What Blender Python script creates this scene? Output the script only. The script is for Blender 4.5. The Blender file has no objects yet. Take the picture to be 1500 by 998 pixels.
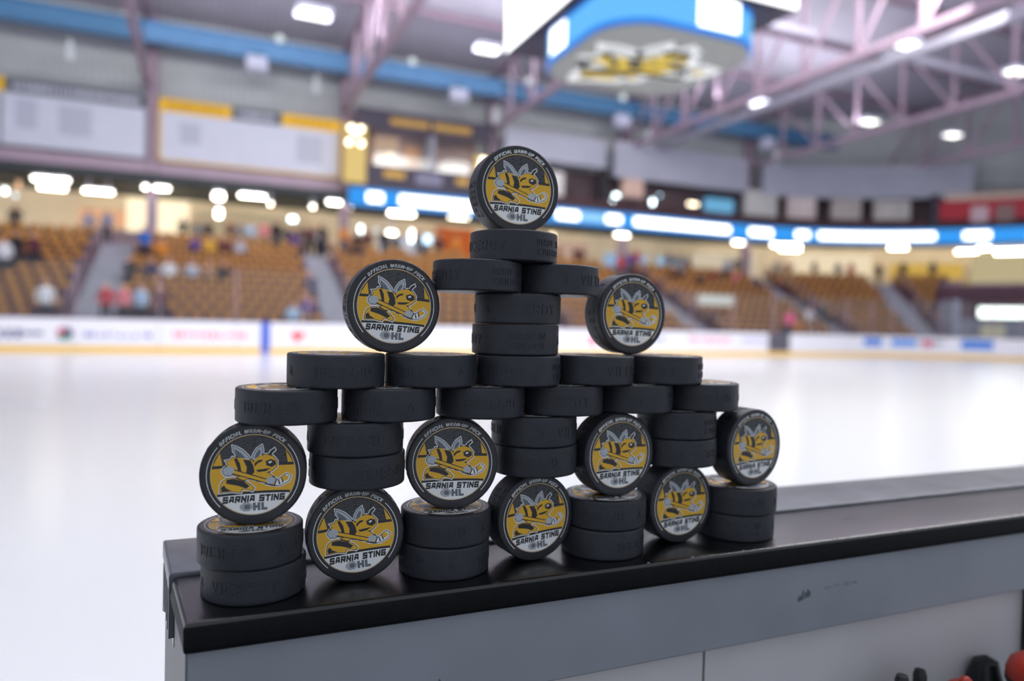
import bpy, bmesh, math, random
from mathutils import Vector, Matrix
R = math.radians
rnd = random.Random(7)
sc = bpy.context.scene
col = sc.collection

# ------------------------------------------------------------------ camera
cam_d = bpy.data.cameras.new('camera')
cam = bpy.data.objects.new('camera', cam_d); col.objects.link(cam)
CAM = Vector((-0.19993, -0.58185, 0.20918))
rx = Vector((0.91895828, -0.39358061, 0.02469769))
ux = Vector((-0.01306024, 0.03221942, 0.99939549))
fx = Vector((0.39413843, 0.91872532, -0.02446805))
m = Matrix.Identity(4)
for i in range(3):
    m[i][0] = rx[i]; m[i][1] = ux[i]; m[i][2] = -fx[i]; m[i][3] = CAM[i]
cam.matrix_world = m
cam_d.sensor_width = 36.0
cam_d.lens = 1050.69 / 1500 * 36
cam_d.clip_start = 0.02; cam_d.clip_end = 200
cam_d.dof.use_dof = True
cam_d.dof.focus_distance = 0.58
cam_d.dof.aperture_fstop = 2.7
cam_d.dof.aperture_blades = 0
sc.camera = cam
# ------------------------------------------------------------------ world, light, exposure
w = bpy.data.worlds.new('arena_glow'); sc.world = w; w.use_nodes = True
w.node_tree.nodes['Background'].inputs[0].default_value = (0.80, 0.86, 0.97, 1)
w.node_tree.nodes['Background'].inputs[1].default_value = 0.62
sc.view_settings.view_transform = 'Standard'; sc.view_settings.look = 'None'
sc.view_settings.gamma = 1.0; sc.view_settings.use_curve_mapping = False
sc.view_settings.exposure = 0.0
sc.cycles.use_denoising = True
sc.cycles.max_bounces = 6; sc.cycles.diffuse_bounces = 3; sc.cycles.glossy_bounces = 3
sc.cycles.transparent_max_bounces = 12
sc.cycles.caustics_reflective = False; sc.cycles.caustics_refractive = False
def area(name, loc, sx, sy, power, colr=(0.93, 0.96, 1.0), rot=(0, 0, 0)):
    l = bpy.data.lights.new(name, 'AREA'); l.shape = 'RECTANGLE'; l.size = sx; l.size_y = sy
    l.energy = power; l.color = colr
    o = bpy.data.objects.new(name, l); o.location = loc; o.rotation_euler = rot; col.objects.link(o)
    return o
for yy in (3.0, 9.0):
    area('rink_light_bank', (9 + yy*.7, yy, 12.8), 26, 2.0, 1600, (1.0, .985, .955))
area('stand_fill_light', (9, 16, 12.2), 32, 2.0, 3600, (1.0, .97, .94), (R(70), 0, 0))  # added fill, tilted to brighten the stands and far wall
area('roof_fill_light', (12, 14, 11.6), 44, 1.0, 3600, (.93, .93, 1.0), (R(180), 0, 0))  # added fill facing up to brighten the roof deck, no fixture modelled

area('roof_fill_light', (10, 29, 11.8), 46, .8, 1900, (.95, .94, 1.0), (R(180), 0, 0))  # second added roof fill, nearer the far wall
# unseen fill lights added under the soffit to brighten the concourse back wall
area('concourse_fill_light', (7, 39.0, 6.2), 46, .3, 520, (1.0, .90, .74), (R(62), 0, 0))
for a_ in (17, 42, 66):
    area('concourse_fill_light', (30 + 21.3*math.sin(R(a_)), 17.5 + 21.3*math.cos(R(a_)), 6.2), 8.5, .3, 130, (1.0, .90, .74), (R(62), 0, R(-a_)))
# ------------------------------------------------------------------ materials
def mat(name, c, rough=0.55, metal=0.0, noise=0.0, nscale=8.0, bump=0.0, bscale=60.0, spec=0.5, coat=0.0):
    m = bpy.data.materials.new(name); m.use_nodes = True
    nt = m.node_tree; b = nt.nodes['Principled BSDF']
    b.inputs['Base Color'].default_value = (*c, 1); b.inputs['Roughness'].default_value = rough
    b.inputs['Metallic'].default_value = metal; b.inputs['Specular IOR Level'].default_value = spec
    b.inputs['Coat Weight'].default_value = coat; b.inputs['Coat Roughness'].default_value = .22
    tc = nt.nodes.new('ShaderNodeTexCoord')
    if noise > 0:
        n = nt.nodes.new('ShaderNodeTexNoise'); n.inputs['Scale'].default_value = nscale; n.inputs['Detail'].default_value = 5
        nt.links.new(tc.outputs['Object'], n.inputs['Vector'])
        r = nt.nodes.new('ShaderNodeValToRGB')
        r.color_ramp.elements[0].position = .3; r.color_ramp.elements[1].position = .7
        r.color_ramp.elements[0].color = (*[v * (1 - noise) for v in c], 1)
        r.color_ramp.elements[1].color = (*[min(1, v * (1 + noise)) for v in c], 1)
        nt.links.new(n.outputs['Fac'], r.inputs['Fac']); nt.links.new(r.outputs['Color'], b.inputs['Base Color'])
    if bump > 0:
        n2 = nt.nodes.new('ShaderNodeTexNoise'); n2.inputs['Scale'].default_value = bscale; n2.inputs['Detail'].default_value = 3
        nt.links.new(tc.outputs['Object'], n2.inputs['Vector'])
        bp = nt.nodes.new('ShaderNodeBump'); bp.inputs['Strength'].default_value = bump; bp.inputs['Distance'].default_value = 0.0006
        nt.links.new(n2.outputs['Fac'], bp.inputs['Height']); nt.links.new(bp.outputs['Normal'], b.inputs['Normal'])
    return m
def emi(name, c, s):
    m = bpy.data.materials.new(name); m.use_nodes = True; nt = m.node_tree
    nt.nodes.clear(); o = nt.nodes.new('ShaderNodeOutputMaterial'); e = nt.nodes.new('ShaderNodeEmission')
    e.inputs[0].default_value = (*c, 1); e.inputs[1].default_value = s
    nt.links.new(e.outputs[0], o.inputs[0]); return m
def srgb(r, g, b):
    f = lambda v: (v / 255 / 12.92) if v / 255 <= .04045 else ((v / 255 + .055) / 1.055) ** 2.4
    return (f(r), f(g), f(b))
rubber = mat('puck_rubber', (0.029, 0.032, 0.042), 0.46, noise=.16, nscale=70, bump=.55, bscale=900, spec=.42)
ink_black = mat('label_black', (0.022, 0.023, 0.028), 0.26, noise=.05)
ink_dark = mat('label_charcoal', (0.028, 0.030, 0.037), 0.26, noise=.05)
ink_line = mat('label_line_grey', (0.085, 0.09, 0.10), 0.38, noise=.05)
ink_yel = mat('label_yellow', (0.86, 0.48, 0.024), 0.26, noise=.04)
ink_white = mat('label_white', (0.90, 0.92, 0.94), 0.26, noise=.03)
ink_grey = mat('label_grey', (0.15, 0.165, 0.19), 0.38, noise=.03)
ink_pale = mat('label_pale_grey', (0.50, 0.56, 0.62), 0.38, noise=.03)
PUCKM = [ink_black, ink_dark, ink_line, ink_yel, ink_white, ink_grey, ink_pale]
K_, D_, L_, Y_, W_, G_, P_ = range(7)
blackpl = mat('cap_black_plastic', (0.0028, 0.003, 0.0045), 0.30, noise=.12, nscale=30, bump=.4, bscale=700, spec=.5, coat=.6)
greypl = mat('cap_grey_plastic', (0.085, 0.098, 0.120), 0.42, noise=.3, nscale=22, bump=.3, bscale=400, coat=.4)
panelm = mat('grey_painted_panel', (0.30, 0.325, 0.375), 0.5, noise=.10, nscale=9, bump=.2, bscale=120)
postm = mat('pale_grey_post', (0.22, 0.225, 0.235), 0.45, noise=.06)
innerm = mat('white_liner', (0.66, 0.64, 0.67), 0.6, noise=.10, nscale=5)
scuffm = mat('scuff_rubber', (0.03, 0.03, 0.035), 0.8, noise=.3, nscale=80)

# ------------------------------------------------------------------ helpers
def mesh_obj(name, bm, mats, parent=None, smooth=None):
    me = bpy.data.meshes.new(name); bm.to_mesh(me); bm.free()
    if not isinstance(mats, (list, tuple)): mats = [mats]
    for x in mats: me.materials.append(x)
    if smooth is not None:
        for p in me.polygons: p.use_smooth = True
        me.set_sharp_from_angle(angle=R(smooth))
    o = bpy.data.objects.new(name, me); col.objects.link(o)
    if parent: o.parent = parent
    return o
def thing(name, label=None, cat=None, loc=(0, 0, 0), rot=(0, 0, 0), group=None):
    o = bpy.data.objects.new(name, None); col.objects.link(o); o.empty_display_size = .05
    o.location = loc; o.rotation_euler = rot
    return tag(o, label, cat, group)
def tag(o, label=None, cat=None, group=None, kind=None):
    if label: o['label'] = label
    if cat: o['category'] = cat
    if group: o['group'] = group
    if kind: o['kind'] = kind
    return o
def dup(o, parent=None):
    c = o.copy(); col.objects.link(c)
    if parent: c.parent = parent
    for ch in o.children: dup(ch, c)
    return c
def box(bm, x0, x1, y0, y1, z0, z1, mi=0):
    vs = [bm.verts.new(p) for p in ((x0,y0,z0),(x1,y0,z0),(x1,y1,z0),(x0,y1,z0),(x0,y0,z1),(x1,y0,z1),(x1,y1,z1),(x0,y1,z1))]
    for f in ((0,3,2,1),(4,5,6,7),(0,1,5,4),(1,2,6,5),(2,3,7,6),(3,0,4,7)):
        bm.faces.new([vs[i] for i in f]).material_index = mi
def boxobj(name, b, m_, parent=None, bevel=0, seg=2):
    bm = bmesh.new(); box(bm, *b)
    if bevel: bmesh.ops.bevel(bm, geom=bm.edges[:], offset=bevel, segments=seg, affect='EDGES', profile=.5)
    return mesh_obj(name, bm, m_, parent, 35 if bevel else None)
def prism(bm, pts, z0, z1, mi=0):
    a = [bm.verts.new((p[0], p[1], z0)) for p in pts]; b = [bm.verts.new((p[0], p[1], z1)) for p in pts]
    n = len(pts)
    bm.faces.new(a[::-1]).material_index = mi; bm.faces.new(b).material_index = mi
    for i in range(n): bm.faces.new((a[i], a[(i+1)%n], b[(i+1)%n], b[i])).material_index = mi
def beam(bm, p, q, wd, ht=None, mi=0):
    p = Vector(p); q = Vector(q); d = (q - p).normalized(); ht = ht or wd
    up = Vector((0,0,1)) if abs(d.z) < .95 else Vector((0,1,0))
    s = d.cross(up).normalized(); u = s.cross(d)
    vs = [bm.verts.new(e + s*a*wd/2 + u*b*ht/2) for e in (p, q) for a, b in ((-1,-1),(1,-1),(1,1),(-1,1))]
    for f in ((0,1,2,3),(7,6,5,4),(0,4,5,1),(1,5,6,2),(2,6,7,3),(3,7,4,0)):
        bm.faces.new([vs[i] for i in f]).material_index = mi
def lathe(bm, prof, n=96, mi=0):
    rings = []
    for r, z in prof:
        rings.append([bm.verts.new((r*math.cos(2*math.pi*i/n), r*math.sin(2*math.pi*i/n), z)) for i in range(n)] if r > 1e-9 else [bm.verts.new((0,0,z))])
    for a, b in zip(rings[:-1], rings[1:]):
        for i in range(n):
            j = (i+1) % n
            if len(a) == 1: f = (a[0], b[j], b[i])
            elif len(b) == 1: f = (a[i], a[j], b[0])
            else: f = (a[i], a[j], b[j], b[i])
            bm.faces.new(f).material_index = mi
# path of the far boards: straight along x, then round the corner; off = distance outside the boards
def P(s, off, z=0.0):
    if s <= 30: return Vector((s, 26 + off, z))
    a = (s - 30) / 14.0; r = 8.5 + off
    return Vector((30 + r*math.sin(a), 17.5 + r*math.cos(a), z))
def ang(s): return 0.0 if s <= 30 else -(s - 30) / 14.0
def srange(a, b, st=1.0):
    n = max(1, int(math.ceil((b - a) / st))); return [a + (b - a)*i/n for i in range(n+1)]
def strip(bm, s0, s1, o0, o1, z0, z1, mi=0, st=1.0):
    ss = srange(s0, s1, st if s1 > 30 else 60); prev = None
    if s0 < 30 < s1: ss = [s0] + srange(30, s1, st)
    for s in ss:
        cur = [bm.verts.new(P(s, o, z)) for o, z in ((o0,z0),(o1,z0),(o1,z1),(o0,z1))]
        if prev:
            for i in range(4):
                j = (i+1) % 4; bm.faces.new((prev[i], cur[i], cur[j], prev[j])).material_index = mi
        else: bm.faces.new(cur[::-1]).material_index = mi
        prev = cur
    bm.faces.new(prev).material_index = mi
def stripobj(name, m_, parent, *a, **k):
    bm = bmesh.new(); strip(bm, *a, **k); bmesh.ops.recalc_face_normals(bm, faces=bm.faces[:])
    return mesh_obj(name, bm, m_, parent)

# ------------------------------------------------------------------ block lettering
GL = {
 'A': (1, [[(0,0),(.28,1),(.85,1),(1,0)], [(.1,.34),(.95,.34)]]), 'S': (1, [[(1,1),(0,1),(0,.5),(1,.5),(1,0),(0,0)]]),
 'R': (1, [[(0,0),(0,1),(1,1),(1,.46),(0,.46)], [(.5,.46),(1,0)]]), 'N': (1, [[(0,0),(0,1),(1,0),(1,1)]]),
 'I': (0, [[(0,0),(0,1)]]), 'T': (1, [[(0,1),(1,1)], [(.5,1),(.5,0)]]),
 'G': (1, [[(1,1),(0,1),(0,0),(1,0),(1,.5),(.5,.5)]]), 'O': (1, [[(0,0),(0,1),(1,1),(1,0),(0,0)]]),
 'F': (1, [[(0,0),(0,1),(1,1)], [(0,.5),(.8,.5)]]), 'C': (1, [[(1,1),(0,1),(0,0),(1,0)]]),
 'L': (.85, [[(0,1),(0,0),(1,0)]]), 'W': (1.3, [[(0,1),(0,0),(1,0),(1,1)], [(.5,0),(.5,.8)]]),
 'M': (1.3, [[(0,0),(0,1),(1,1),(1,0)], [(.5,1),(.5,.3)]]), '-': (.5, [[(0,.5),(1,.5)]]),
 'U': (1, [[(0,1),(0,0),(1,0),(1,1)]]), 'P': (1, [[(0,0),(0,1),(1,1),(1,.42),(0,.42)]]),
 'K': (1, [[(0,0),(0,1)], [(0,.45),(1,1)], [(.3,.55),(1,0)]]), 'E': (1, [[(1,1),(0,1),(0,0),(1,0)], [(0,.5),(.85,.5)]]),
 'V': (1, [[(0,1),(.5,0),(1,1)]]), 'Y': (1, [[(0,1),(.5,.5),(1,1)], [(.5,.5),(.5,0)]]),
 'D': (1, [[(0,0),(0,1),(.8,1),(1,.8),(1,.2),(.8,0),(0,0)]]), 'H': (1, [[(0,0),(0,1)], [(1,0),(1,1)], [(0,.5),(1,.5)]]),
 '^': (1, [[(0,0),(.5,1),(1,0),(0,0)]]), ' ': (.55, []) }
def text_rects(txt, h, sw, wd, gap, shear=0.0, step=None):
    """list of 4-corner rects (u, v) with baseline v=0; returns rects and total width"""
    out = []; x = 0.0
    for ch in txt:
        gw, strokes = GL[ch]; W = gw*wd
        for pl in strokes:
            pts = [(x + sw/2 + (W - sw*(gw > 0))*px, sw/2 + (h - sw)*py) for px, py in pl]
            for (ax, ay), (bx, by) in zip(pts[:-1], pts[1:]):
                dx, dy = bx-ax, by-ay; ln = math.hypot(dx, dy)
                if ln < 1e-9: continue
                dx /= ln; dy /= ln; ext = sw/2*(.98 if (abs(dx) < .01 or abs(dy) < .01) else .35)
                ax2, ay2, bx2, by2 = ax-dx*ext, ay-dy*ext, bx+dx*ext, by+dy*ext
                nx, ny = -dy*sw/2, dx*sw/2
                k = 1 if not step else max(1, int(math.ceil((ln+2*ext)/step)))
                for i in range(k):
                    t0, t1 = i/k, (i+1)/k
                    p0 = (ax2+(bx2-ax2)*t0, ay2+(by2-ay2)*t0); p1 = (ax2+(bx2-ax2)*t1, ay2+(by2-ay2)*t1)
                    out.append([(p0[0]-nx,p0[1]-ny),(p1[0]-nx,p1[1]-ny),(p1[0]+nx,p1[1]+ny),(p0[0]+nx,p0[1]+ny)])
        x += (W if gw > 0 else sw) + gap
    x -= gap
    return [[(u + shear*v, v) for u, v in r] for r in out], x
MM = .001
def flat_face(bm, pts, z, mi):
    vs = [bm.verts.new((p[0]*MM, p[1]*MM, z)) for p in pts]
    a = sum(pts[i][0]*pts[(i+1)%len(pts)][1] - pts[(i+1)%len(pts)][0]*pts[i][1] for i in range(len(pts)))
    if a < 0: vs = vs[::-1]
    bm.faces.new(vs).material_index = mi
def circ(cx, cy, r, a0=0, a1=360, n=64):
    return [(cx + r*math.cos(R(a0+(a1-a0)*i/n)), cy + r*math.sin(R(a0+(a1-a0)*i/n))) for i in range(n + (0 if a1-a0 >= 360 else 1))]
def arcband(bm, r, wd, a0, a1, z, mi, n=30):
    for i in range(n):
        t0, t1 = a0+(a1-a0)*i/n, a0+(a1-a0)*(i+1)/n
        q = [((r+s*wd/2)*math.cos(R(t)), (r+s*wd/2)*math.sin(R(t))) for t, s in ((t0,-1),(t1,-1),(t1,1),(t0,1))]
        flat_face(bm, q, z, mi)
def clip_circle_band(r, y0, y1, n=24):
    """region of a disc of radius r between heights y0<y1"""
    pts = []
    a0 = math.degrees(math.asin(max(-1, min(1, y0/r)))); a1 = math.degrees(math.asin(max(-1, min(1, y1/r))))
    for i in range(n+1): t = R(a0+(a1-a0)*i/n); pts.append((r*math.cos(t), r*math.sin(t)))
    for i in range(n+1): t = R(180-a1+(a1-a0)*i/n); pts.append((r*math.cos(t), r*math.sin(t)))
    o = []
    for p in pts:
        if not o or math.dist(p, o[-1]) > 1e-3: o.append(p)
    if math.dist(o[0], o[-1]) < 1e-3: o.pop()
    return o
def offset_poly(pts, d):
    n = len(pts); a = sum(pts[i][0]*pts[(i+1)%n][1] - pts[(i+1)%n][0]*pts[i][1] for i in range(n))
    s = 1 if a > 0 else -1; out = []
    for i in range(n):
        p0, p1, p2 = Vector(pts[i-1]), Vector(pts[i]), Vector(pts[(i+1)%n])
        e1 = (p1-p0).normalized(); e2 = (p2-p1).normalized()
        n1 = Vector((e1.y, -e1.x))*s; n2 = Vector((e2.y, -e2.x))*s
        b = (n1+n2); b = b.normalized() if b.length > 1e-6 else n1
        out.append(tuple(p1 + b*d/max(.6, b.dot(n1))))
    return out
# a plain striped bee with a stick in the badge's place, sizes and colours (y down, origin 292,329; 5.57 units = 1 mm)
BEE = [
 ('wing', P_, [(240,268),(228,246),(216,226),(214,206),(228,212),(250,226),(272,250),(284,272)]),
 ('wing', P_, [(286,270),(294,244),(308,222),(326,210),(330,226),(328,246),(312,264)]),
 ('antenna', K_, [(352,256),(362,236),(376,226),(378,230),(367,240),(358,258)]),
 ('tail', Y_, [(160,396),(162,372),(170,352),(188,340),(214,340),(246,352),(276,368),(292,386),(286,396),(264,388),(246,386),(240,400),(206,394)]),
 ('body', Y_, [(184,292),(194,280),(186,266),(204,264),(212,252),(236,256),(262,262),(285,268),(302,288),(304,322),(284,344),(252,350),(232,340),(214,320),(200,304)]),
 ('arm', Y_, [(276,334),(318,318),(352,326),(370,346),(342,362),(306,354)]),
 ('head', Y_, [(290,296),(296,268),(316,252),(346,248),(372,258),(386,278),(384,300),(366,316),(336,326),(308,324),(294,312)]),
 ('stick', Y_, [(178,306),(186,294),(378,366),(374,380)]),
 ('blade', W_, [(376,378),(384,360),(424,334),(440,346),(430,366),(396,382)]),
 ('glove', P_, [(172,302),(182,290),(206,290),(220,302),(218,318),(202,328),(182,326),(172,314)]),
 ('glove', P_, [(336,350),(362,342),(378,350),(380,368),(364,378),(342,372)]) ]
BEE_TOP = [
 (K_, [(186,344),(214,342),(250,354),(276,376),(262,386),(230,372),(184,360)]),
 (K_, [(164,376),(176,366),(184,380),(206,392),(166,394)]),
 (K_, [(252,264),(280,268),(292,292),(296,318),(280,338),(262,326),(266,298)]),
 (K_, [(216,258),(228,256),(240,280),(244,310),(236,336),(226,330),(230,300)]),
 (K_, [(340,276),(360,268),(380,276),(382,292),(364,302),(344,294)]),
 (W_, [(350,280),(362,275),(366,281),(356,287)]),
 (K_, [(296,282),(312,270),(330,268),(326,276),(310,282),(298,296)]), (K_, [(302,310),(330,308),(362,306),(340,318),(310,320)]),
 (K_, [(276,344),(298,336),(308,352),(290,354)]), (Y_, [(416,339),(434,347),(426,360),(410,366),(402,348)]),
 (K_, [(392,378),(388,358),(392,356),(398,376)]), (K_, [(406,372),(400,350),(404,348),(411,370)]),
 (K_, [(350,374),(346,352),(350,350),(356,374)]), (K_, [(190,326),(186,306),(190,305),(195,326)]), (K_, [(206,324),(204,304),(207,303),(210,322)]),
 (G_, [(232,256),(222,232),(220,216),(244,236),(262,258)]), (G_, [(296,262),(304,240),(318,224),(322,238),(312,256)]) ]
STICK = [(180,307),(187,296),(376,366),(371,377)]
def bee(bm, z, dz, sc_=1.0, ox=0, oy=0, w_out=1.15, k_out=.5):
    cv = lambda pts: [((x-292)/5.57, -(y-329)/5.57) for x, y in pts]
    fin = lambda pts: [(x*sc_+ox, y*sc_+oy) for x, y in pts]
    for nm, c, p in BEE: flat_face(bm, fin(offset_poly(cv(p), w_out)), z, W_)
    for nm, c, p in BEE: flat_face(bm, fin(offset_poly(cv(p), k_out)), z+dz, K_)
    for k, (nm, c, p) in enumerate(BEE): flat_face(bm, fin(cv(p)), z+dz*(2+.1*k), c)
    for k, (c, p) in enumerate(BEE_TOP): flat_face(bm, fin(cv(p)), z+dz*(3.2+.02*k), c)
    flat_face(bm, fin(offset_poly(cv(STICK), .75)), z+dz*3.9, K_); flat_face(bm, fin(cv(STICK)), z+dz*4.1, Y_)
    for j, g in enumerate((9, 10)): flat_face(bm, fin(offset_poly(cv(BEE[g][2]), -.6)), z+dz*(4.4+.1*j), P_)

# ================================================================== SETTING
# ice and bench floor
ice = bpy.data.materials.new('ice'); ice.use_nodes = True
nt = ice.node_tree; b = nt.nodes['Principled BSDF']
b.inputs['Roughness'].default_value = .23; b.inputs['Specular IOR Level'].default_value = .55
tc = nt.nodes.new('ShaderNodeTexCoord'); n = nt.nodes.new('ShaderNodeTexNoise'); n.inputs['Scale'].default_value = .35; n.inputs['Detail'].default_value = 6
r_ = nt.nodes.new('ShaderNodeValToRGB'); r_.color_ramp.elements[0].color = (.82,.85,.875,1); r_.color_ramp.elements[1].color = (.87,.89,.905,1)
nt.links.new(tc.outputs['Object'], n.inputs['Vector']); nt.links.new(n.outputs['Fac'], r_.inputs['Fac']); nt.links.new(r_.outputs['Color'], b.inputs['Base Color'])
bm = bmesh.new(); box(bm, -30, 45, .06, 27, -1.17, -1.07)
fl = tag(mesh_obj('floor', bm, ice), 'white ice sheet of the rink', None, None, 'structure')
concrete = mat('concrete', srgb(120,112,124), .8, noise=.12, nscale=1.5)
riserm = mat('tier_riser_maroon', srgb(104,72,88), .7, noise=.12, nscale=2)
bm = bmesh.new(); box(bm, -4, 4, -3, .06, -1.2, -1.075)
tag(mesh_obj('bench_floor', bm, mat('rubber_matting', (.03,.03,.03), .9, noise=.2)), 'dark rubber floor behind the boards', None, None, 'structure')
icel = thing('ice_marking', 'thin pale blue marking line on the ice at far left', 'ice line')
boxobj('painted_line', (-9.5, -2.2, 11.0, 11.10, -1.07, -1.069), mat('ice_blue_paint', (.60,.70,.84), .3, noise=.05), icel)

# grandstand tiers
TR = lambda r: (1.2 + .8*r, -.45 + .336*r)       # offset of the front of tier r, floor height
bm = bmesh.new()
for r in range(12):
    o, z = TR(r)
    strip(bm, -18, 50, o, o + .82, -1.1, z, st=.8)
for f in bm.faces:
    f.normal_update()
    f.material_index = 0 if abs(f.normal.z) > .5 else 1
bmesh.ops.recalc_face_normals(bm, faces=bm.faces[:])
tag(mesh_obj('grandstand_tiers', bm, [concrete, riserm]), 'stepped tiers carrying the amber seats', None, None, 'structure')
AISLES = [(-3.8, 1.35), (4.75, 1.1), (13.9, 1.2), (22.3, 1.2), (31.9, 1.1), (38.2, 1.2)]
stairm = mat('stair_grey', srgb(158,158,172), .7, noise=.1, nscale=3)
nosem = mat('stair_nosing', srgb(196,196,205), .7, noise=.05)
for i, (s, wd) in enumerate(AISLES):
    t = tag(thing('aisle_stairs'), None, None, None, 'structure')
    bm = bmesh.new(); bn = bmesh.new()
    for r in range(12):
        o, z = TR(r); k = 14/(8.5+o) if s > 30 else 1
        strip(bm, s-wd/2*k, s+wd/2*k, o-.02, o+.84, z-.3, z+.03, st=.6)
        strip(bm, s-wd/2*k, s+wd/2*k, o-.42, o+.02, z-.3, z-.14, st=.6)
        strip(bn, s-wd/2*k, s+wd/2*k, o-.03, o+.05, z+.03, z+.045, st=.6)
        strip(bn, s-wd/2*k, s+wd/2*k, o-.43, o-.36, z-.14, z-.125, st=.6)
    mesh_obj('steps', bm, stairm, t); mesh_obj('nosing', bn, nosem, t)
# concourse floor, back wall, soffit
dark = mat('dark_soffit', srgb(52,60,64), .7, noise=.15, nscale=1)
cream = mat('concourse_cream_wall', srgb(224,208,182), .7, noise=.10, nscale=.7)
tag(stripobj('concourse_floor', concrete, None, -18, 50, 10.8, 16, 3.0, 3.30), 'grey concourse walkway behind the top row', None, None, 'structure')
tag(stripobj('wall_back', cream, None, -18, 50, 16, 16.2, 3.0, 6.6), 'cream concourse back wall', None, None, 'structure')
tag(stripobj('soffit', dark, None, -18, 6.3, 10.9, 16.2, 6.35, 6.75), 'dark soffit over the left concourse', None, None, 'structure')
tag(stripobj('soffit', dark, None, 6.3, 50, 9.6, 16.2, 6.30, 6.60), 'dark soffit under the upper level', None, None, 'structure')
# far wall above
def corrugated(name, c, per=.3):
    m = mat(name, c, .6, noise=.06, nscale=.8); nt = m.node_tree; b = nt.nodes['Principled BSDF']
    tc = [n for n in nt.nodes if n.type == 'TEX_COORD'][0]
    wv = nt.nodes.new('ShaderNodeTexWave'); wv.inputs['Scale'].default_value = 1.0; wv.bands_direction = 'X'
    nt.links.new(tc.outputs['Object'], wv.inputs['Vector'])
    bp = nt.nodes.new('ShaderNodeBump'); bp.inputs['Strength'].default_value = .4; bp.inputs['Distance'].default_value = .05
    nt.links.new(wv.outputs['Color'], bp.inputs['Height']); nt.links.new(bp.outputs['Normal'], b.inputs['Normal'])
    return m
wallm = corrugated('grey_wall_sheet', srgb(182,186,190))
wallp = mat('pale_grey_fascia', srgb(176,178,194), .6, noise=.05, nscale=.5)
roofm = corrugated('roof_deck', srgb(172,168,184))
mauve = mat('mauve_steel', srgb(172,150,168), .5, noise=.06, nscale=2)
mauved = mat('dark_mauve_steel', srgb(138,118,134), .5, noise=.06, nscale=2)
blue = mat('blue_steel', srgb(96,146,194), .5, noise=.06, nscale=1.5)
blued = mat('dark_blue_steel', srgb(74,124,166), .5, noise=.06, nscale=1.5)
tag(stripobj('wall_far', wallm, None, -22, 58, 12.0, 12.3, 6.7, 15), 'grey corrugated wall above the concourse', None, None, 'structure')
bm = bmesh.new()
for (y0, z0, y1, z1) in ((39.5, 14.2, 13, 17.0), (13, 17.0, 2, 15.9)):
    vs = [bm.verts.new(p) for p in ((-26,y0,z0),(62,y0,z0),(62,y1,z1),(-26,y1,z1))]; bm.faces.new(vs)
    vs = [bm.verts.new(p) for p in ((-26,y0,z0+.2),(62,y0,z0+.2),(62,y1,z1+.2),(-26,y1,z1+.2))]; bm.faces.new(vs)
tag(mesh_obj('ceiling', bm, roofm), 'grey sheet roof deck of the arena', None, None, 'structure')
# girder, columns
tag(stripobj('girder', mauve, None, -22, 6.6, 11.2, 11.8, 6.72, 7.35), 'mauve steel girder below the banners', None, None, 'structure')
XC = [-11.5, -2.55, 6.4, 14.6, 23.3, 32.9]
for x in XC:
    bm = bmesh.new(); s = x; y = 37.2
    for dx in (-.22, .17): box(bm, x+dx, x+dx+.05, y, y+.45, 3.3, 14.2)
    box(bm, x-.2, x+.2, y+.2, y+.25, 3.3, 14.2)
    tag(mesh_obj('column', bm, mauve), 'mauve steel wall column', None, None, 'structure')
# ------------------------------------------------------------------ roof trusses
for k, x in enumerate([-11.6, -2.8, 6.3, 14.4, 23.3, 32.9, 42.0]):
    t = thing('roof_truss', ['mauve roof truss left of the photograph’s edge','mauve roof truss running to the column between the two white banners','mauve roof truss running to the column right of the yellow-framed banner','mauve roof truss passing behind the hanging scoreboard','mauve roof truss with its web in view right of the scoreboard','second mauve roof truss right of the scoreboard','mauve roof truss farthest to the right'][k], 'roof truss')
    yn = 12 if k > 3 else 12
    zt = lambda y: 14.0 + (37.5-y)/26*2.6
    mesh = bmesh.new(); beam(mesh, (x, yn, 11.1), (x, 37.2, 11.0), .30, .26)
    mesh_obj('bottom_chord', mesh, mauve, t)
    mesh = bmesh.new(); beam(mesh, (x, yn, zt(yn)-.25), (x, 37.2, zt(37.2)-.3), .30, .22)
    mesh_obj('top_chord', mesh, mauved, t)
    if k >= 2:
        ys = [12 + 2.8*i for i in range(10)]
        for i, y in enumerate(ys):
            if y > 36.5: break
            mb = bmesh.new(); beam(mb, (x, y, 11.1), (x, y, zt(y)-.3), .16); mesh_obj('web_post', mb, mauve, t)
            if i+1 < len(ys):
                mb = bmesh.new(); beam(mb, (x, y, 11.1) if k % 2 else (x, y, zt(y)-.3), (x, ys[i+1], zt(ys[i+1])-.3) if k % 2 else (x, ys[i+1], 11.1), .12)
                mesh_obj('web_diagonal', mb, mauve, t)
# purlins along x
for k, y in enumerate((14.5, 19, 23.5, 28, 32.5)):
    bm = bmesh.new(); z = 14.2+(39.5-y)/26.5*2.8-.25; beam(bm, (-24, y, z), (60, y, z), .14, .3)
    tag(mesh_obj('purlin', bm, mauved), 'purlin under the roof deck', None, None, 'structure')
bm = bmesh.new(); beam(bm, (25.1, 10, 11.15), (25.1, 36.9, 11.15), .34, .34)
tag(mesh_obj('air_duct', bm, mat('galvanised_duct', srgb(176,176,190), .45, .3, noise=.05)), 'pale grey duct running under the roof right of the scoreboard', 'air duct')
bm = bmesh.new()
for x0, x1 in ((9.5, 23.3), (26, 42)): beam(bm, (x0, 22.5, 12.6), (x1, 22.5, 12.6), .3, .3)
tag(mesh_obj('sprinkler_duct', bm, mat('pale_duct', srgb(190,188,204), .45, .2, noise=.05)), 'pale duct crossing between the trusses at upper right', 'air duct')
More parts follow.
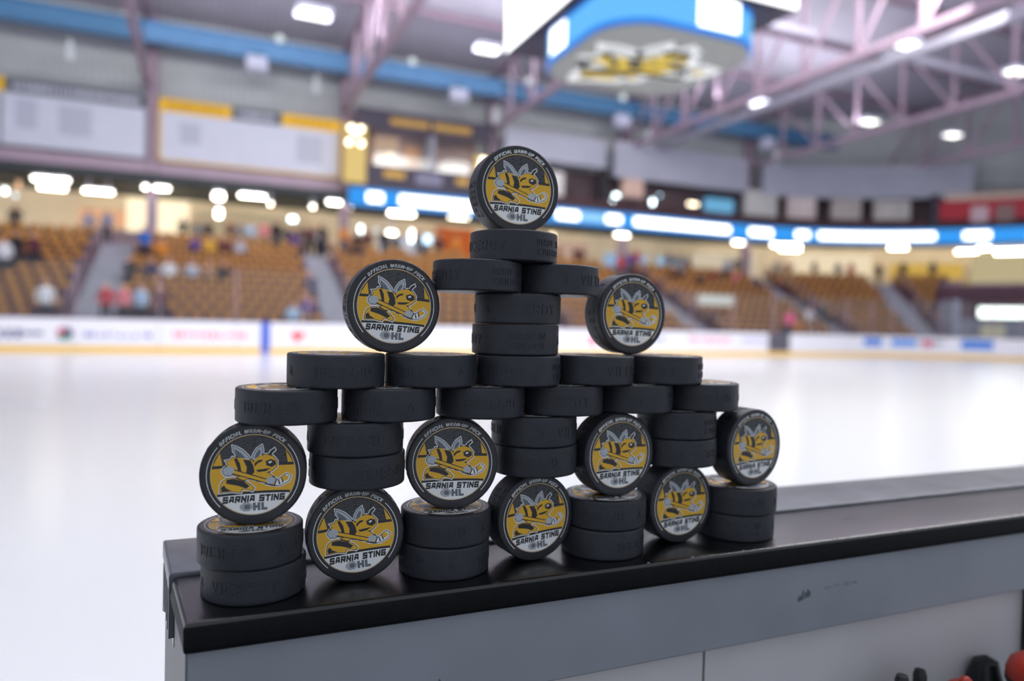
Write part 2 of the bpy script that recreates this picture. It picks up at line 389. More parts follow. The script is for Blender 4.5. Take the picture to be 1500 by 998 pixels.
# blue beam under the roof along the far stand
t = thing('blue_beam', 'long blue steel beam running under the roof along the far stand', 'beam')
for k, (a, b_) in enumerate(((-20,-2.85),(-2.8,6.2),(6.25,14.4),(14.45,23.2),(23.25,32.8),(32.85,44))):
    bm = bmesh.new(); box(bm, a, b_, 35.9, 36.0, 12.5, 13.3); box(bm, a, b_, 35.7, 36.2, 12.44, 12.5); box(bm, a, b_, 35.7, 36.2, 13.3, 13.36)
    mesh_obj('beam_segment', bm, blued if k in (0, 3, 4, 5) else blue, t)
spk = mat('speaker_white', srgb(214,218,240), .5, noise=.03)
for k, (x, wh) in enumerate(((1.89,'above the yellow-headed banners'),(11.9,'above the suite with the gold sign'),(21.9,'just right of the top puck'),(32.8,'above the right-hand suites'),(43.6,'nearest the red sign'))):
    t = thing('hanging_speaker', 'white box speaker hanging under the blue beam '+wh, 'speaker', (x, 35.6, 12.1), (R(-15),0,0), 'speakers under the blue beam')
    boxobj('cabinet', (-.48,.48,-.3,.3,-.36,.28), spk, t, .05); boxobj('bracket', (-.3,.3,-.05,.05,.28,.6), blued, t)
lampw = emi('small_lamp_glow', (.85,.95,1.0), 1.0)
bm = bmesh.new(); lathe(bm, [(0,0),(.16,0),(.2,.07),(.16,.16),(0,.18)], 16)
sl = mesh_obj('beam_lamp', bm, lampw)
for k, (x, z, wh) in enumerate(((-3.45,13.4,'above the left column'),(2.89,13.4,'above the yellow-headed banners'),(9.36,13.4,'above the suite with gold sign'),(15.9,13.45,'beside the scoreboard’s left corner'),(21.85,13.4,'under the scoreboard'),(28.4,13.3,'right of the scoreboard'))):
    o = sl if k == 0 else sl.copy()
    if k: col.objects.link(o)
    o.location = (x, 35.5, z); o.rotation_euler = (R(90),0,0)
    tag(o, 'small round pale lamp on the blue beam '+wh, 'lamp', 'lamps on the blue beam')
bm = bmesh.new(); lathe(bm, [(0,-.5),(.14,-.45),(.17,-.2),(.10,.3),(.04,.42),(0,.42)], 12)
pl = mesh_obj('pendant_lamp', bm, emi('pendant_glow', (.8,.84,.95), .62))
for k, (x, z, wh) in enumerate(((-5.6,11.4,'above the left white banner'),(4.6,11.5,'above the yellow-framed banner'),(13.9,11.3,'above the suite with gold sign'),(23.5,11.3,'right of the scoreboard logo'),(33.2,11.3,'above the right-hand suites'),(42.0,11.3,'near the red sign'))):
    o = pl if k == 0 else pl.copy()
    if k: col.objects.link(o)
    o.location = (x, 35.2, z); tag(o, 'slim pale pendant lamp hanging below the blue beam '+wh, 'lamp', 'pendants below the blue beam')
# high bay lights
bm = bmesh.new(); box(bm, -.42, .42, -.28, .28, -.06, .0, 0); box(bm, -.5, .5, -.34, .34, .0, .16, 1)
hb = mesh_obj('high_bay_light', bm, [emi('high_bay_glow', (1,.98,.94), 4.0), spk])
for k, (x, y, s, wh) in enumerate(((3.54,28.4,1.3,'above the yellow-framed banner'),(10.9,28.7,1.0,'just left of the scoreboard screen'),(26.5,29.3,1.0,'nearest under the right truss'),(33.95,28.9,1.0,'second to the right of the scoreboard'),(40.4,28.6,1.0,'farthest right of its row'),(26,20.4,1.0,'beside the pale duct'),(33,20.4,1.0,'at the right edge of the picture'))):
    o = hb if k == 0 else hb.copy()
    if k: col.objects.link(o)
    o.location = (x, y, 12.0); o.scale = (s,s,1)
    tag(o, 'bright rectangular roof light '+wh, 'ceiling light', 'roof lights over the ice')
# ------------------------------------------------------------------ far boards
bwhite = mat('board_white', srgb(236,236,244), .35, noise=.02)
kick = mat('kick_yellow', srgb(240,196,90), .4, noise=.03)
raild = mat('board_rail_dark', srgb(86,64,92), .5, noise=.05)
fb = tag(thing('rink_boards', 'white far rink boards with yellow kick plate and blurred adverts', 'rink boards'))
glassm = bpy.data.materials.new('rink_glass'); glassm.use_nodes = True
nt = glassm.node_tree; nt.nodes.clear(); o_ = nt.nodes.new('ShaderNodeOutputMaterial'); mx = nt.nodes.new('ShaderNodeMixShader')
tr = nt.nodes.new('ShaderNodeBsdfTransparent'); gl = nt.nodes.new('ShaderNodeBsdfGlossy'); gl.inputs['Roughness'].default_value = .08
tr.inputs[0].default_value = (.95,.97,.97,1); mx.inputs[0].default_value = .05
nt.links.new(tr.outputs[0], mx.inputs[1]); nt.links.new(gl.outputs[0], mx.inputs[2]); nt.links.new(mx.outputs[0], o_.inputs[0])
s = -16.0
while s < 46:
    e = s + 2.4 if s < 30 else s + 2.4*14/8.5/2
    stripobj('board_panel', bwhite, fb, s+.008, e-.008, 0, .08, -.87, .02, st=.7)
    stripobj('kick_plate', kick, fb, s+.008, e-.008, -.015, .08, -1.07, -.87, st=.7)
    stripobj('glass_pane', glassm, fb, s+.03, e-.03, .05, .062, .06, 1.85, st=.7)
    bm = bmesh.new(); p = P(s, .055); beam(bm, (p.x,p.y,.05), (p.x,p.y,1.85), .035); mesh_obj('glass_post', bm, mauve, fb)
    s = e
stripobj('cap_rail', raild, fb, -16, s, -.01, .12, .02, .06)
def ad(name, c, s0, s1, z0, z1, r=None):
    return stripobj(name, mat('ad_'+name, srgb(*c), .45, noise=.05), fb, s0, s1, -.02, -.002, z0, z1, st=.4)
ad('blue_line_mark', (70,100,205), 1.62, 1.92, -1.07, .02)
def adtext(c, s0, s1, zc, h, seed, slant=.1):
    rr = random.Random(seed); bm = bmesh.new(); s = s0
    while s < s1:
        w_ = rr.uniform(.06,.16); k = rr.choice((0,0,1,2))
        if k == 0: strip(bm, s, s+w_, -.02, -.002, zc-h/2, zc+h/2)
        elif k == 1: strip(bm, s, s+w_, -.02, -.002, zc-h/2, zc)
        else: strip(bm, s, s+w_*1.6, -.02, -.002, zc-h*.1, zc+h*.25)
        s += w_ + rr.uniform(.05,.12)
    return tag(mesh_obj('advert_lettering', bm, mat('advert_ink', srgb(*c), .5, noise=.05), fb), None, None, None, 'stuff')
adtext((70,72,130), -7.4, -5.1, -.50, .26, 1)
adtext((120,120,190), -3.75, -1.95, -.50, .14, 2)
adtext((236,130,150), -1.14, 1.0, -.46, .22, 3)
adtext((238,170,180), 3.3, 5.0, -.46, .06, 4); adtext((90,120,190), 16.4, 18.6, -.35, .2, 5)
adtext((236,140,160), 19.9, 22.2, -.32, .24, 6); adtext((170,170,214), 22.9, 24.4, -.32, .16, 7)
adtext((90,90,100), 35.6, 38.2, -.3, .2, 8)
for (c, s0, s1, z0, z1) in (((92,88,100),24.5,25.8,-.84,0.0),((70,130,220),31.2,33.0,-.5,-.12),((90,150,230),33.9,36.0,-.5,-.12)):
    ad('advert_block', c, s0, s1, z0, z1)
ad('advert_block', (205,80,110), 36.6, 37.4, -.5, -.15); ad('advert_block', (60,130,220), 39.6, 41.9, -.55, -.1)
for cx, cc, pts in ((-4.28, (60,70,120), 'c'), (2.86, (232,60,70), 'h'), (14.9, (236,90,100), 'h')):
    bm = bmesh.new(); q = circ(0,0,.22,n=24) if pts == 'c' else [(0,-.2),(.22,.05),(.2,.18),(.08,.2),(0,.12),(-.08,.2),(-.2,.18),(-.22,.05)]
    for sgn in ((0,0),):
        vs = [bm.verts.new((cx+x, 25.975, -.48+y)) for x, y in q]; bm.faces.new(vs)
        if pts == 'c':
            for a0, mi in ((90,1),(210,2)):
                v2 = [bm.verts.new((cx+x, 25.97, -.48+y)) for x, y in [(0,0)]+circ(0,0,.2,a0,a0+110,8)]; bm.faces.new(v2).material_index = mi
    mesh_obj('advert_emblem', bm, [mat('emblem_ink', srgb(*cc), .5, noise=.04), mat('emblem_red', srgb(225,110,130), .5), mat('emblem_green', srgb(60,150,110), .5)], fb)
# ------------------------------------------------------------------ seats
PEOPLE = [(-7.06,5,'st','white'),(-6.85,6,'st','black'),(-6.3,6,'st','maroon'),(-2.58,8,'st','bright blue'),(-5.22,12,'st','grey blue'),(-2.96,5,'se','black'),(-2.2,5,'se','navy'),(-1.55,5,'se','white'),(-.7,5,'se','pale grey'),(-.05,5,'se','tan'),(.5,5,'se','black'),(-1.96,8,'se','orange'),(-.64,9,'se','purple'),(-.05,9,'se','yellow'),(.62,9,'se','maroon'),(1.26,9,'se','pale grey'),(-1.22,12,'st','black'),(-.56,12,'st','grey'),(2.48,12,'st','pink'),(3.08,12,'st','black'),(3.75,12,'st','navy'),(3.86,11,'se','purple'),(5.3,12,'st','white'),(-3.3,0,'st','red'),(-2.78,0,'st','pink'),(-2.25,0,'st','pale blue'),(-1.64,0,'st','maroon'),(-5.04,0,'st','white'),(2.88,0,'se','pale blue'),(3.94,4,'se','navy'),(3.48,1,'se','purple'),(5.12,11,'st','black'),(6.2,11,'st','orange'),(6.75,10,'st','black'),(8.24,11,'st','black'),(10.06,11,'st','brown'),(11.52,12,'st','maroon'),(20.5,12,'st','maroon'),(21.2,12,'st','black'),(21.48,9,'st','red'),(22.6,10,'st','purple'),(23.2,9,'se','brown'),(25.64,9,'st','grey'),(28.26,9,'se','dark red'),(29.7,10,'st','grey blue'),(29.95,9,'se','pink'),(30.84,8,'se','navy'),(36.84,12,'st','navy'),(40.62,12,'st','navy'),(30.42,2,'se','white'),(27.94,0,'se','orange'),(32.26,3,'se','dark grey'),(27.1,0,'st','bright pink'),(26.64,8,'se','black'),(31.5,12,'st','black'),
  (-8.1,12,'st','black'),(-.1,12,'st','black'),(.9,12,'st','brown'),(1.4,12,'st','grey'),(2.0+.95,11,'st','black'),(4.6,12,'st','maroon'),(5.0,12,'st','brown'),(5.5,12,'st','pink'),(7.7,12,'st','maroon'),(8.7,12,'st','brown'),(9.5,12,'st','black'),(10.6,12,'st','pale blue'),(11.0,12,'st','black'),(12.1,12,'st','brown'),(26.8,12,'st','maroon'),(28.0,12,'st','black'),(29.2,12,'st','brown'),(33.6,12,'st','grey'),(35.6,12,'st','brown'),(37.4,12,'st','red'),(39.4,12,'st','black'),
  (7.3,12,'st','white'),(9.1,12,'st','grey'),(12.6,12,'st','orange'),(1.9,12,'st','pale blue'),(19.6,12,'st','tan'),(24.4,12,'st','red'),(34.4,12,'st','maroon'),(38.6,12,'st','black'),(-4.4,12,'st','grey blue'),(4.2,12,'st','black')]
import numpy as np
ORD = ['leftmost','second','third','fourth','fifth','sixth','seventh','eighth','ninth','tenth','eleventh','twelfth','thirteenth','fourteenth','fifteenth','sixteenth','seventeenth','eighteenth','nineteenth','twentieth']
ROW = ['front row','second row','third row','fourth row','fifth row','sixth row','seventh row','eighth row','ninth row','tenth row','eleventh row','top row','concourse rail']
BLK = ['far left','second-from-left','third-from-left','fourth-from-left','fifth-from-left','sixth-from-left','rightmost']
amber = mat('seat_amber', srgb(200,140,60), .5, noise=.25, nscale=2.5)
amberd = mat('seat_maroon_shell', srgb(96,62,72), .6, noise=.1)
bm = bmesh.new()
def rbox(bm, *a, bev=.03, mi=0):
    b2 = bmesh.new(); box(b2, *a); bmesh.ops.bevel(b2, geom=b2.edges[:], offset=bev, segments=1, affect='EDGES')
    for f in b2.faces: f.material_index = mi
    me = bpy.data.meshes.new('t'); b2.to_mesh(me); b2.free(); bm.from_mesh(me); bpy.data.meshes.remove(me)
rbox(bm, -.19, .19, .10, .16, .56, .79); rbox(bm, -.18, .18, .03, .10, .30, .55, mi=1)
rbox(bm, -.225, -.195, -.02, .2, .2, .66, bev=.008, mi=1); rbox(bm, .195, .225, -.02, .2, .2, .66, bev=.008, mi=1)
box(bm, -.03, .03, .08, .14, 0, .42, 1)
seat0 = mesh_obj('arena_seat', bm, [amber, amberd])
allp = []; NUM = {}
for r in range(12):
    o, z = TR(r); s = -10.0 + (.26 if r % 2 else 0); off = o + .45
    while s < 45:
        k = 1.0 if s < 30 else 14/(8.5+off)
        hw = .26*k
        if not any(abs(s - a) < wd/2*(1.0 if a < 30 else 14/(8.5+off)) + hw for a, wd in AISLES) and s < 38.9 + r*.2 and not any(r == pr and abs(s-ps) < .42*k and kd == 'st' for ps, pr, kd, c in PEOPLE):
            allp.append((s, off, z, r))
        s += .53*k
allp.sort(key=lambda q: (P(q[0], q[1], q[2]) - CAM).length)
def near_ok(q): 
    p = P(q[0], q[1]) - CAM; px = 750 + 1050*(p.x*rx.x+p.y*rx.y)/(p.x*fx.x+p.y*fx.y); return -30 < px < 1530
inview = [q for q in allp if near_ok(q)]; cnt = {}
for q in sorted(inview, key=lambda q: q[0]):
    b_ = sum(q[0] > a for a, wd in AISLES); cnt[(b_, q[3])] = cnt.get((b_, q[3]), 0) + 1; NUM[q] = (b_, cnt[(b_, q[3])])
rest = [q for q in inview[300:]]
for k, (s, off, z, r) in enumerate(inview[:300]):
    o = seat0 if k == 0 else seat0.copy()
    if k: col.objects.link(o)
    o.location = P(s, off, z); o.rotation_euler = (0,0,ang(s))
    tag(o, 'amber seat, %s, %s block, %s place along' % (ROW[r], BLK[NUM[(s, off, z, r)][0]], (ORD+['twenty-first','twenty-second'])[NUM[(s, off, z, r)][1]-1].replace('leftmost','first')), 'seat', 'amber arena seats')
me0 = seat0.data; V = np.array([v.co[:] for v in me0.vertices]); F = [tuple(p.vertices) for p in me0.polygons]; MI = [p.material_index for p in me0.polygons]
vs = []; fs = []; mi = []
for i, (s, off, z, r) in enumerate(rest):
    a = ang(s); c_, s_ = math.cos(a), math.sin(a); p = P(s, off, z)
    v = V.copy(); v[:,0] = V[:,0]*c_ - V[:,1]*s_ + p.x; v[:,1] = V[:,0]*s_ + V[:,1]*c_ + p.y; v[:,2] += p.z
    vs.append(v); fs += [tuple(q + i*len(V) for q in f) for f in F]; mi += MI
me = bpy.data.meshes.new('distant_seats'); me.from_pydata(np.vstack(vs).tolist(), [], fs); me.polygons.foreach_set('material_index', mi)
me.materials.append(amber); me.materials.append(amberd)
o = bpy.data.objects.new('distant_seats', me); col.objects.link(o)
tag(o, 'farther rows of amber seats curving round the right end', 'seats', None, 'stuff')
# aisle rails
for k, (s, wd) in enumerate(AISLES):
    bm = bmesh.new(); kk = 1 if s < 30 else 14/12.; side = -1 if k == 0 else 1
    a = P(s+side*(wd/2+.05)*kk, 1.3, -.2); b_ = P(s+side*(wd/2+.05)*kk, 10.4, 3.5)
    mesh_obj('x', bm, mauved) if False else None
    for q in range(6):
        p = a.lerp(b_, q/5); beam(bm, p-Vector((0,0,.2)), p+Vector((0,0,.75)), .05)
    beam(bm, a+Vector((0,0,.75)), b_+Vector((0,0,.75)), .06)
    tag(mesh_obj('handrail', bm, mauved), 'dark handrail beside the ' + ['leftmost stairs','second stairs from the left','stairs behind the puck tower','stairs right of the upper right standing puck','long slanting stairs at the right','stairs nearest the lit sign'][k], 'handrail')
# ------------------------------------------------------------------ concourse tube lights and spots
TUBES = [(-6.56,6.07,1.39,.08),(-6.5,5.71,1.02,.08),(-4.72,5.72,1.16,.08),(-2.82,6.1,.16,.08),(-2.12,6.1,.62,.08),(.34,5.97,.43,.23),(.36,5.14,.23,.3),(1.88,6.11,1.19,.08),(2.72,5.81,.12,.08),(4.76,5.85,.12,.11),(5.82,6.15,.67,.08),(6.7,6.08,.12,.25),(9.36,5.95,1.29,.26),(12.56,5.95,1.1,.08),(8.82,4.81,.48,.08),(21.1,6.1,.95,.21),(23.02,5.7,.88,.08),(25.34,6.07,.9,.08),(29.5,6.02,.93,.08),(31.32,5.82,.77,.08),(32.12,6.06,.86,.08),(33.28,5.82,.5,.08),(34.04,5.68,1.24,.32),(36.2,6.04,1.06,.08),(38.26,6.08,.96,.08),(39.06,5.81,1.05,.14),(40.46,6.06,.94,.08),(41.9,5.5,1.19,.08),(42.56,5.69,.74,.08),(43.56,5.43,1.59,.22),(42.8,6.12,.74,.08)]
tubem = emi('warm_tube_glow', (1, .94, .80), 15.0)
def nth(i, j=' from the left'): return ORD[i] if i == 0 else ORD[i] + j
TS = sorted((t[0], -t[1]) for t in TUBES)
def tube_label(k, s):
    i = TS.index((TUBES[k][0], -TUBES[k][1])); nl = sum(1 for t in TS if t[0] < 14)
    return 'warm tube light under the concourse ceiling %s the puck tower, %s' % (('left of', nth(i)) if i < nl else ('right of', nth(i-nl)))
for k, (s, z, w_, h_) in enumerate(TUBES):
    t = thing('tube_light', tube_label(k, s), 'ceiling light', P(s, 11.0, z), (0,0,ang(s)), 'concourse tube lights')
    bm = bmesh.new(); beam(bm, (-w_/2,0,0), (w_/2,0,0), max(h_, .09)); mesh_obj('tube', bm, tubem, t)
    bm = bmesh.new(); beam(bm, (-w_/2,.09,.05+h_/2), (w_/2,.09,.05+h_/2), .1); 
    for xx in (-w_/3, w_/3): beam(bm, (xx,.09,.05+h_/2), (xx,.09,max(.2, 6.33-z)), .03)
    mesh_obj('housing', bm, spk, t)
SPOTS = [(3.78,5.13,.31,.17,'c'),(7.18,4.88,.11,.32,'c'),(8.0,4.9,.1,.1,'b'),(9.9,4.72,.1,.62,'c'),(10.76,4.6,.4,.4,'b'),(22.16,7.94,.29,.12,'c'),(21.94,7.56,.1,.1,'c'),(24.74,7.76,.13,.29,'c'),(25.22,8.22,.1,.1,'b'),(27.72,7.9,.64,.1,'w'),(31.9,8.6,.1,.1,'c'),(8.52,8.7,.1,.1,'w'),(22.6,9.24,.1,.1,'o'),(18.24,5.11,.1,.67,'w'),(-7.74,5.68,.15,.38,'o'),(-7.86,5.23,.1,.1,'b'),(-8.24,5.4,.1,.21,'c'),(34.0,4.6,.14,.1,'o'),(10.96,7.53,.26,.1,'d')]
SM = {'c': emi('cool_spot', (.8,.95,1), 9), 'b': emi('blue_spot', (.55,.8,1), 3), 'w': emi('warm_spot', (1,.86,.6), 7), 'o': emi('orange_spot', (1,.6,.35), 1.2), 'd': emi('dim_spot', (.7,.75,.9), 1)}
SPOTS.sort(key=lambda t: t[0]); SC_ = {}
DN = {'c': 'cool white', 'b': 'pale blue', 'w': 'warm yellow', 'o': 'dull orange', 'd': 'dim grey'}
for k, (s, z, w_, h_, c) in enumerate(SPOTS):
    up = z > 6.9
    bm = bmesh.new(); beam(bm, (-w_/2,0,0), (w_/2,0,0), .13, max(h_, .12))
    o = mesh_obj('wall_light', bm, [SM[c]]); o.location = P(s, 10.4 if up else 10.9, z); o.rotation_euler = (0,0,ang(s))
    nb = 'left of the puck tower' if s < 14 else ('right of the puck tower' if s < 30 else 'far right')
    key = (c, up, nb); SC_[key] = SC_.get(key, -1) + 1
    tag(o, DN[c] + ' light ' + ('in the upper suites ' if up else 'above the concourse crowd ') + nb + ', ' + nth(SC_[key]), 'light', 'small lights behind the crowd')
# ------------------------------------------------------------------ concourse stalls
def stall(s0, s1, z0, z1, c, lab, off=14.0, em=0, name='concession_stand', cat='stall'):
    t = thing(name, lab, cat)
    m_ = mat('stall_paint', srgb(*c), .6, noise=.1, nscale=1) if not em else emi('stall_panel_glow', srgb(*c), em*1.35)  # emission in the panel colour stands in for concourse light on the stalls
    stripobj('panel', m_, t, s0, s1, off, off+.4, z0, z1)
    stripobj('counter', mauved, t, s0, s1, off-.3, off, 3.3, min(z0+.05, 4.3) if z0 > 3.5 else 3.5)
    return t
stall(-5.9,-3.9,4.5,5.3,(238,180,140),'peach lit stall panel on the left concourse', em=.7)
stall(-3.85,-1.0,4.3,6.0,(255,236,200),'glowing cream stall front left of the column', em=1.0)
stall(-.6,4.8,4.4,5.7,(214,194,160),'cream stall front right of the column', em=.5)
stall(6.6,8.0,3.9,4.7,(190,110,50),'orange stall left of the puck tower', 13)
stall(8.6,11.6,3.6,4.9,(200,205,220),'pale lit counter behind the crowd', 13, em=.7)
stall(12.0,14.2,3.8,5.6,(216,110,60),'orange-red stall behind the second puck from the top', 13, em=.5)
stall(14.8,19.5,3.6,5.7,(220,205,180),'cream wall stall right of the top puck', 14, em=.6)
stall(20.0,22.4,3.7,5.4,(225,190,170),'pale pink stall behind the maroon crowd', 14, em=.5)
stall(23.2,26.2,3.9,4.8,(150,180,215),'pale blue screen stall under the ribbon', 13, em=.7)
stall(27.2,29.6,3.7,4.8,(150,190,220),'second pale blue screen stall under the ribbon', 13, em=.7)
stall(30.5,33.5,3.8,5.4,(225,210,185),'cream stall at the bend of the concourse', 14, em=.6)
stall(35,38.5,3.8,5.7,(230,212,180),'warm cream stall above the stairs', 14, em=.8)
stall(39.3,42.0,3.8,5.0,(225,185,90),'yellow stall at far right', 14, em=.6)
stall(42.3,46,3.6,5.6,(205,190,150),'beige stall at the right edge', 14, em=.6)
# ------------------------------------------------------------------ upper level: ribbon display
rb = thing('ribbon_display', 'long blue and white ribbon screen along the front of the upper level', 'screen')
stripobj('display_band', emi('ribbon_blue', srgb(60,160,250), 1.0), rb, 6.3, 49, 9.5, 9.62, 5.90, 6.78, st=.6)
stripobj('housing', dark, rb, 6.3, 49, 9.63, 10.0, 5.8, 6.84, st=.8)
rw = emi('ribbon_white', (.95,.98,1), 4.0)
for a, b_ in ((7.2,8.0),(8.85,13.0),(17.8,19.2),(21.0,22.0),(22.9,29.9),(31.1,32.4),(33.7,34.4),(34.9,40.4),(41.6,42.7),(44.2,47)):
    stripobj('lit_segment', rw, rb, a, b_, 9.46, 9.49, 6.12, 6.58, st=.6)
stripobj('lit_segment', emi('ribbon_pale', srgb(150,205,250), 1.2), rb, 19.3, 20.9, 9.46, 9.49, 6.1, 6.6)
# press box with gold sign
pb = thing('press_box', 'dark glazed suite with gold lettered sign above the blue ribbon', 'suite')
dk = mat('suite_dark', srgb(58,52,70), .6, noise=.1, nscale=1.5); gold = mat('suite_gold', srgb(206,160,60), .5, noise=.08)
stripobj('front_panel', dk, pb, 6.6, 13.4, 9.9, 10.1, 6.85, 8.1); stripobj('sign_fascia', dk, pb, 6.6, 14.0, 9.9, 10.1, 9.9, 10.9)
stripobj('back_wall', mat('suite_interior', srgb(150,120,110), .7, noise=.2, nscale=1), pb, 6.6, 13.6, 11.4, 11.5, 6.9, 10.9)
stripobj('glazing', glassm, pb, 7.6, 12.8, 10.0, 10.02, 8.1, 9.9)
for a, b_ in ((8.1,9.2),(12.0,12.7)): stripobj('gold_badge', gold, pb, a, b_, 9.86, 9.9, 7.5, 7.85)
stripobj('grey_badge', mat('badge_grey', srgb(120,118,145), .5), pb, 9.8, 11.2, 9.86, 9.9, 7.3, 7.9)
rr = random.Random(3); bm = bmesh.new()
for a, b_ in ((8.4,10.4),(10.7,12.6)):
    s = a
    while s < b_: w_ = rr.uniform(.12,.22); strip(bm, s, s+w_, 9.86, 9.9, 10.2, 10.55); s += w_+.05
tag(mesh_obj('gold_lettering', bm, gold, pb), None, None, None, 'stuff')
stripobj('grey_partition', wallp, pb, 10.6, 10.8, 10.0, 11.4, 8.1, 9.9); stripobj('lit_interior_panel', emi('suite_peach', srgb(238,196,160), .6), pb, 7.9, 9.2, 11.3, 11.38, 8.4, 9.9)
stripobj('lit_interior_panel', emi('suite_orange', srgb(230,160,100), .6), pb, 9.5, 10.3, 11.3, 11.38, 8.2, 9.5)
for k, (a, b_, z0, z1, l) in enumerate(((6.05,7.15,7.05,9.9,'left'),(13.0,13.75,7.0,9.1,'right'))):
    t = thing('lit_pillar', 'glowing yellow pillar at the %s end of the dark suite' % l, 'light')
    stripobj('glow_panel', emi('pillar_yellow', srgb(246,216,140), .85), t, a, b_, 9.7, 9.85, z0, z1)
    bulbs = ((.28,.93),(.72,.93),(.5,.86),(.2,.68),(.75,.68)) if k == 0 else ((.5,.9),(.35,.72),(.6,.8))
    for bx, bz in bulbs:
        q = P(a+(b_-a)*bx, 9.6, z0+(z1-z0)*bz); bm = bmesh.new(); bmesh.ops.create_icosphere(bm, subdivisions=1, radius=.14, matrix=Matrix.Translation(q)); mesh_obj('bulb', bm, emi('bulb_warm', (1,.92,.7), 7), t)
# upper suites along the right
seatd = mat('suite_maroon', srgb(74,48,52), .7, noise=.3, nscale=1.2); beige = mat('suite_beige', srgb(196,186,180), .6, noise=.12, nscale=.8)
tag(stripobj('upper_terrace', seatd, None, 14.3, 50, 10.1, 11.6, 6.8, 7.5), 'dark maroon terrace behind the ribbon', None, None, 'structure')
tag(stripobj('suite_back_wall', mat('suite_back', srgb(86,70,76), .7, noise=.35, nscale=.8), None, 14.3, 50, 11.7, 11.9, 6.8, 9.4), 'dark back wall of the upper suites', None, None, 'structure')
for k, (a, b_, z0, z1, c, l) in enumerate(((14.8,17.0,7.6,9.5,(206,198,190),'pale beige suite box just right of the top puck'),(17.4,18.6,7.0,8.9,(224,222,220),'white lit suite box right of the top puck'),
      (21.0,21.6,7.5,9.4,(36,34,40),'black doorway left of the peach suite box'),(22.6,24.0,7.9,9.8,(214,180,165),'peach suite box above the two bright lights'),(28.8,30.6,7.6,8.4,(120,190,235),'small blue screen in the upper suites'),
      (31.3,33.0,6.9,9.2,(205,204,200),'pale grey pier right of the blue screen'),(33.6,35.0,7.2,9.3,(222,206,204),'pinkish white suite panel'),(35.8,37.2,7.2,9.2,(190,180,176),'grey beige suite panel'),
      (37.8,39.4,6.9,8.8,(200,195,190),'cream suite panel left of the red sign'))):
    t = thing('suite_booth', l, 'suite')
    m_ = mat('booth_paint', srgb(*c), .6, noise=.1, nscale=1) if c[2] != 235 else emi('booth_screen', srgb(*c), .8)
    stripobj('booth_wall', m_, t, a, b_, 10.3, 10.7, z0, z1); stripobj('booth_rail', seatd, t, a-.1, b_+.1, 10.15, 10.25, 6.85, 7.4)
for k, (a, b_, z0, z1) in enumerate(((14.9,21.3,9.4,11.0),(21.9,31.3,9.0,11.1),(32.2,42,8.9,11.0))):
    tag(stripobj('roof_fascia', wallp, None, a, b_, 10.2, 10.5, z0, z1, st=.8), 'pale grey fascia above the suites', None, None, 'structure')
rs = thing('red_sign', 'long red sign panel at the upper right edge', 'sign')
stripobj('sign_board', mat('sign_red', srgb(190,36,56), .5, noise=.05), rs, 40.6, 48, 9.9, 10.0, 7.4, 8.6, st=.6)
stripobj('cream_edge', mat('sign_cream', srgb(224,200,180), .5), rs, 40.8, 48, 9.86, 9.9, 8.62, 9.0, st=.6)
stripobj('pale_mark', mat('sign_pale', srgb(220,190,196), .5), rs, 41.9, 42.6, 9.84, 9.9, 7.2, 8.2); stripobj('grey_mark', mat('sign_grey', srgb(150,120,116), .5), rs, 42.9, 43.6, 9.84, 9.9, 7.2, 8.2)
stripobj('sign_post', dk, rs, 40.2, 40.55, 9.8, 10.0, 6.9, 9.0)
# penalty-end lit sign and grey enclosure
en = thing('tunnel_enclosure', 'grey tunnel box at the right end of the stand', 'tunnel')
stripobj('front_wall', mat('tunnel_grey', srgb(126,126,144), .6, noise=.15, nscale=1.5), en, 40.0, 48, 1.4, 1.7, -.9, 1.0, st=.6)
stripobj('side_wall', mat('tunnel_pale', srgb(160,160,180), .6, noise=.1), en, 39.6, 40.0, 1.4, 4.0, -.9, 2.0)
stripobj('top_wall', seatd, en, 40.0, 48, 4.0, 4.3, -.5, 2.2, st=.6)
for a, z in ((41.7,.35),(42.5,.35)):
    bm = bmesh.new(); beam(bm, (0,0,-.35), (0,0,.35), .5, .2); o = mesh_obj('beige_panel', bm, mat('tunnel_beige', srgb(214,204,170), .6), en); o.location = P(a, 1.25, z); o.rotation_euler = (0,0,ang(a))
ls = thing('lit_sign', 'glowing white oblong sign at the right edge above the far boards', 'sign')
stripobj('sign_face', emi('sign_white', (.93,1,.96), 3.5), ls, 41.15, 45, 1.15, 1.2, 1.1, 1.62, st=.5)
stripobj('sign_case', dk, ls, 41.1, 45.05, 1.2, 1.35, 1.05, 1.67, st=.5)
bt = thing('white_banner_box', 'pale lit banner over the stand to the right of the upper right puck', 'banner')
stripobj('banner_face', mat('pale_banner', srgb(214,216,206), .6, noise=.05), bt, 22.2, 24.4, 2.4, 2.5, 1.35, 1.85)
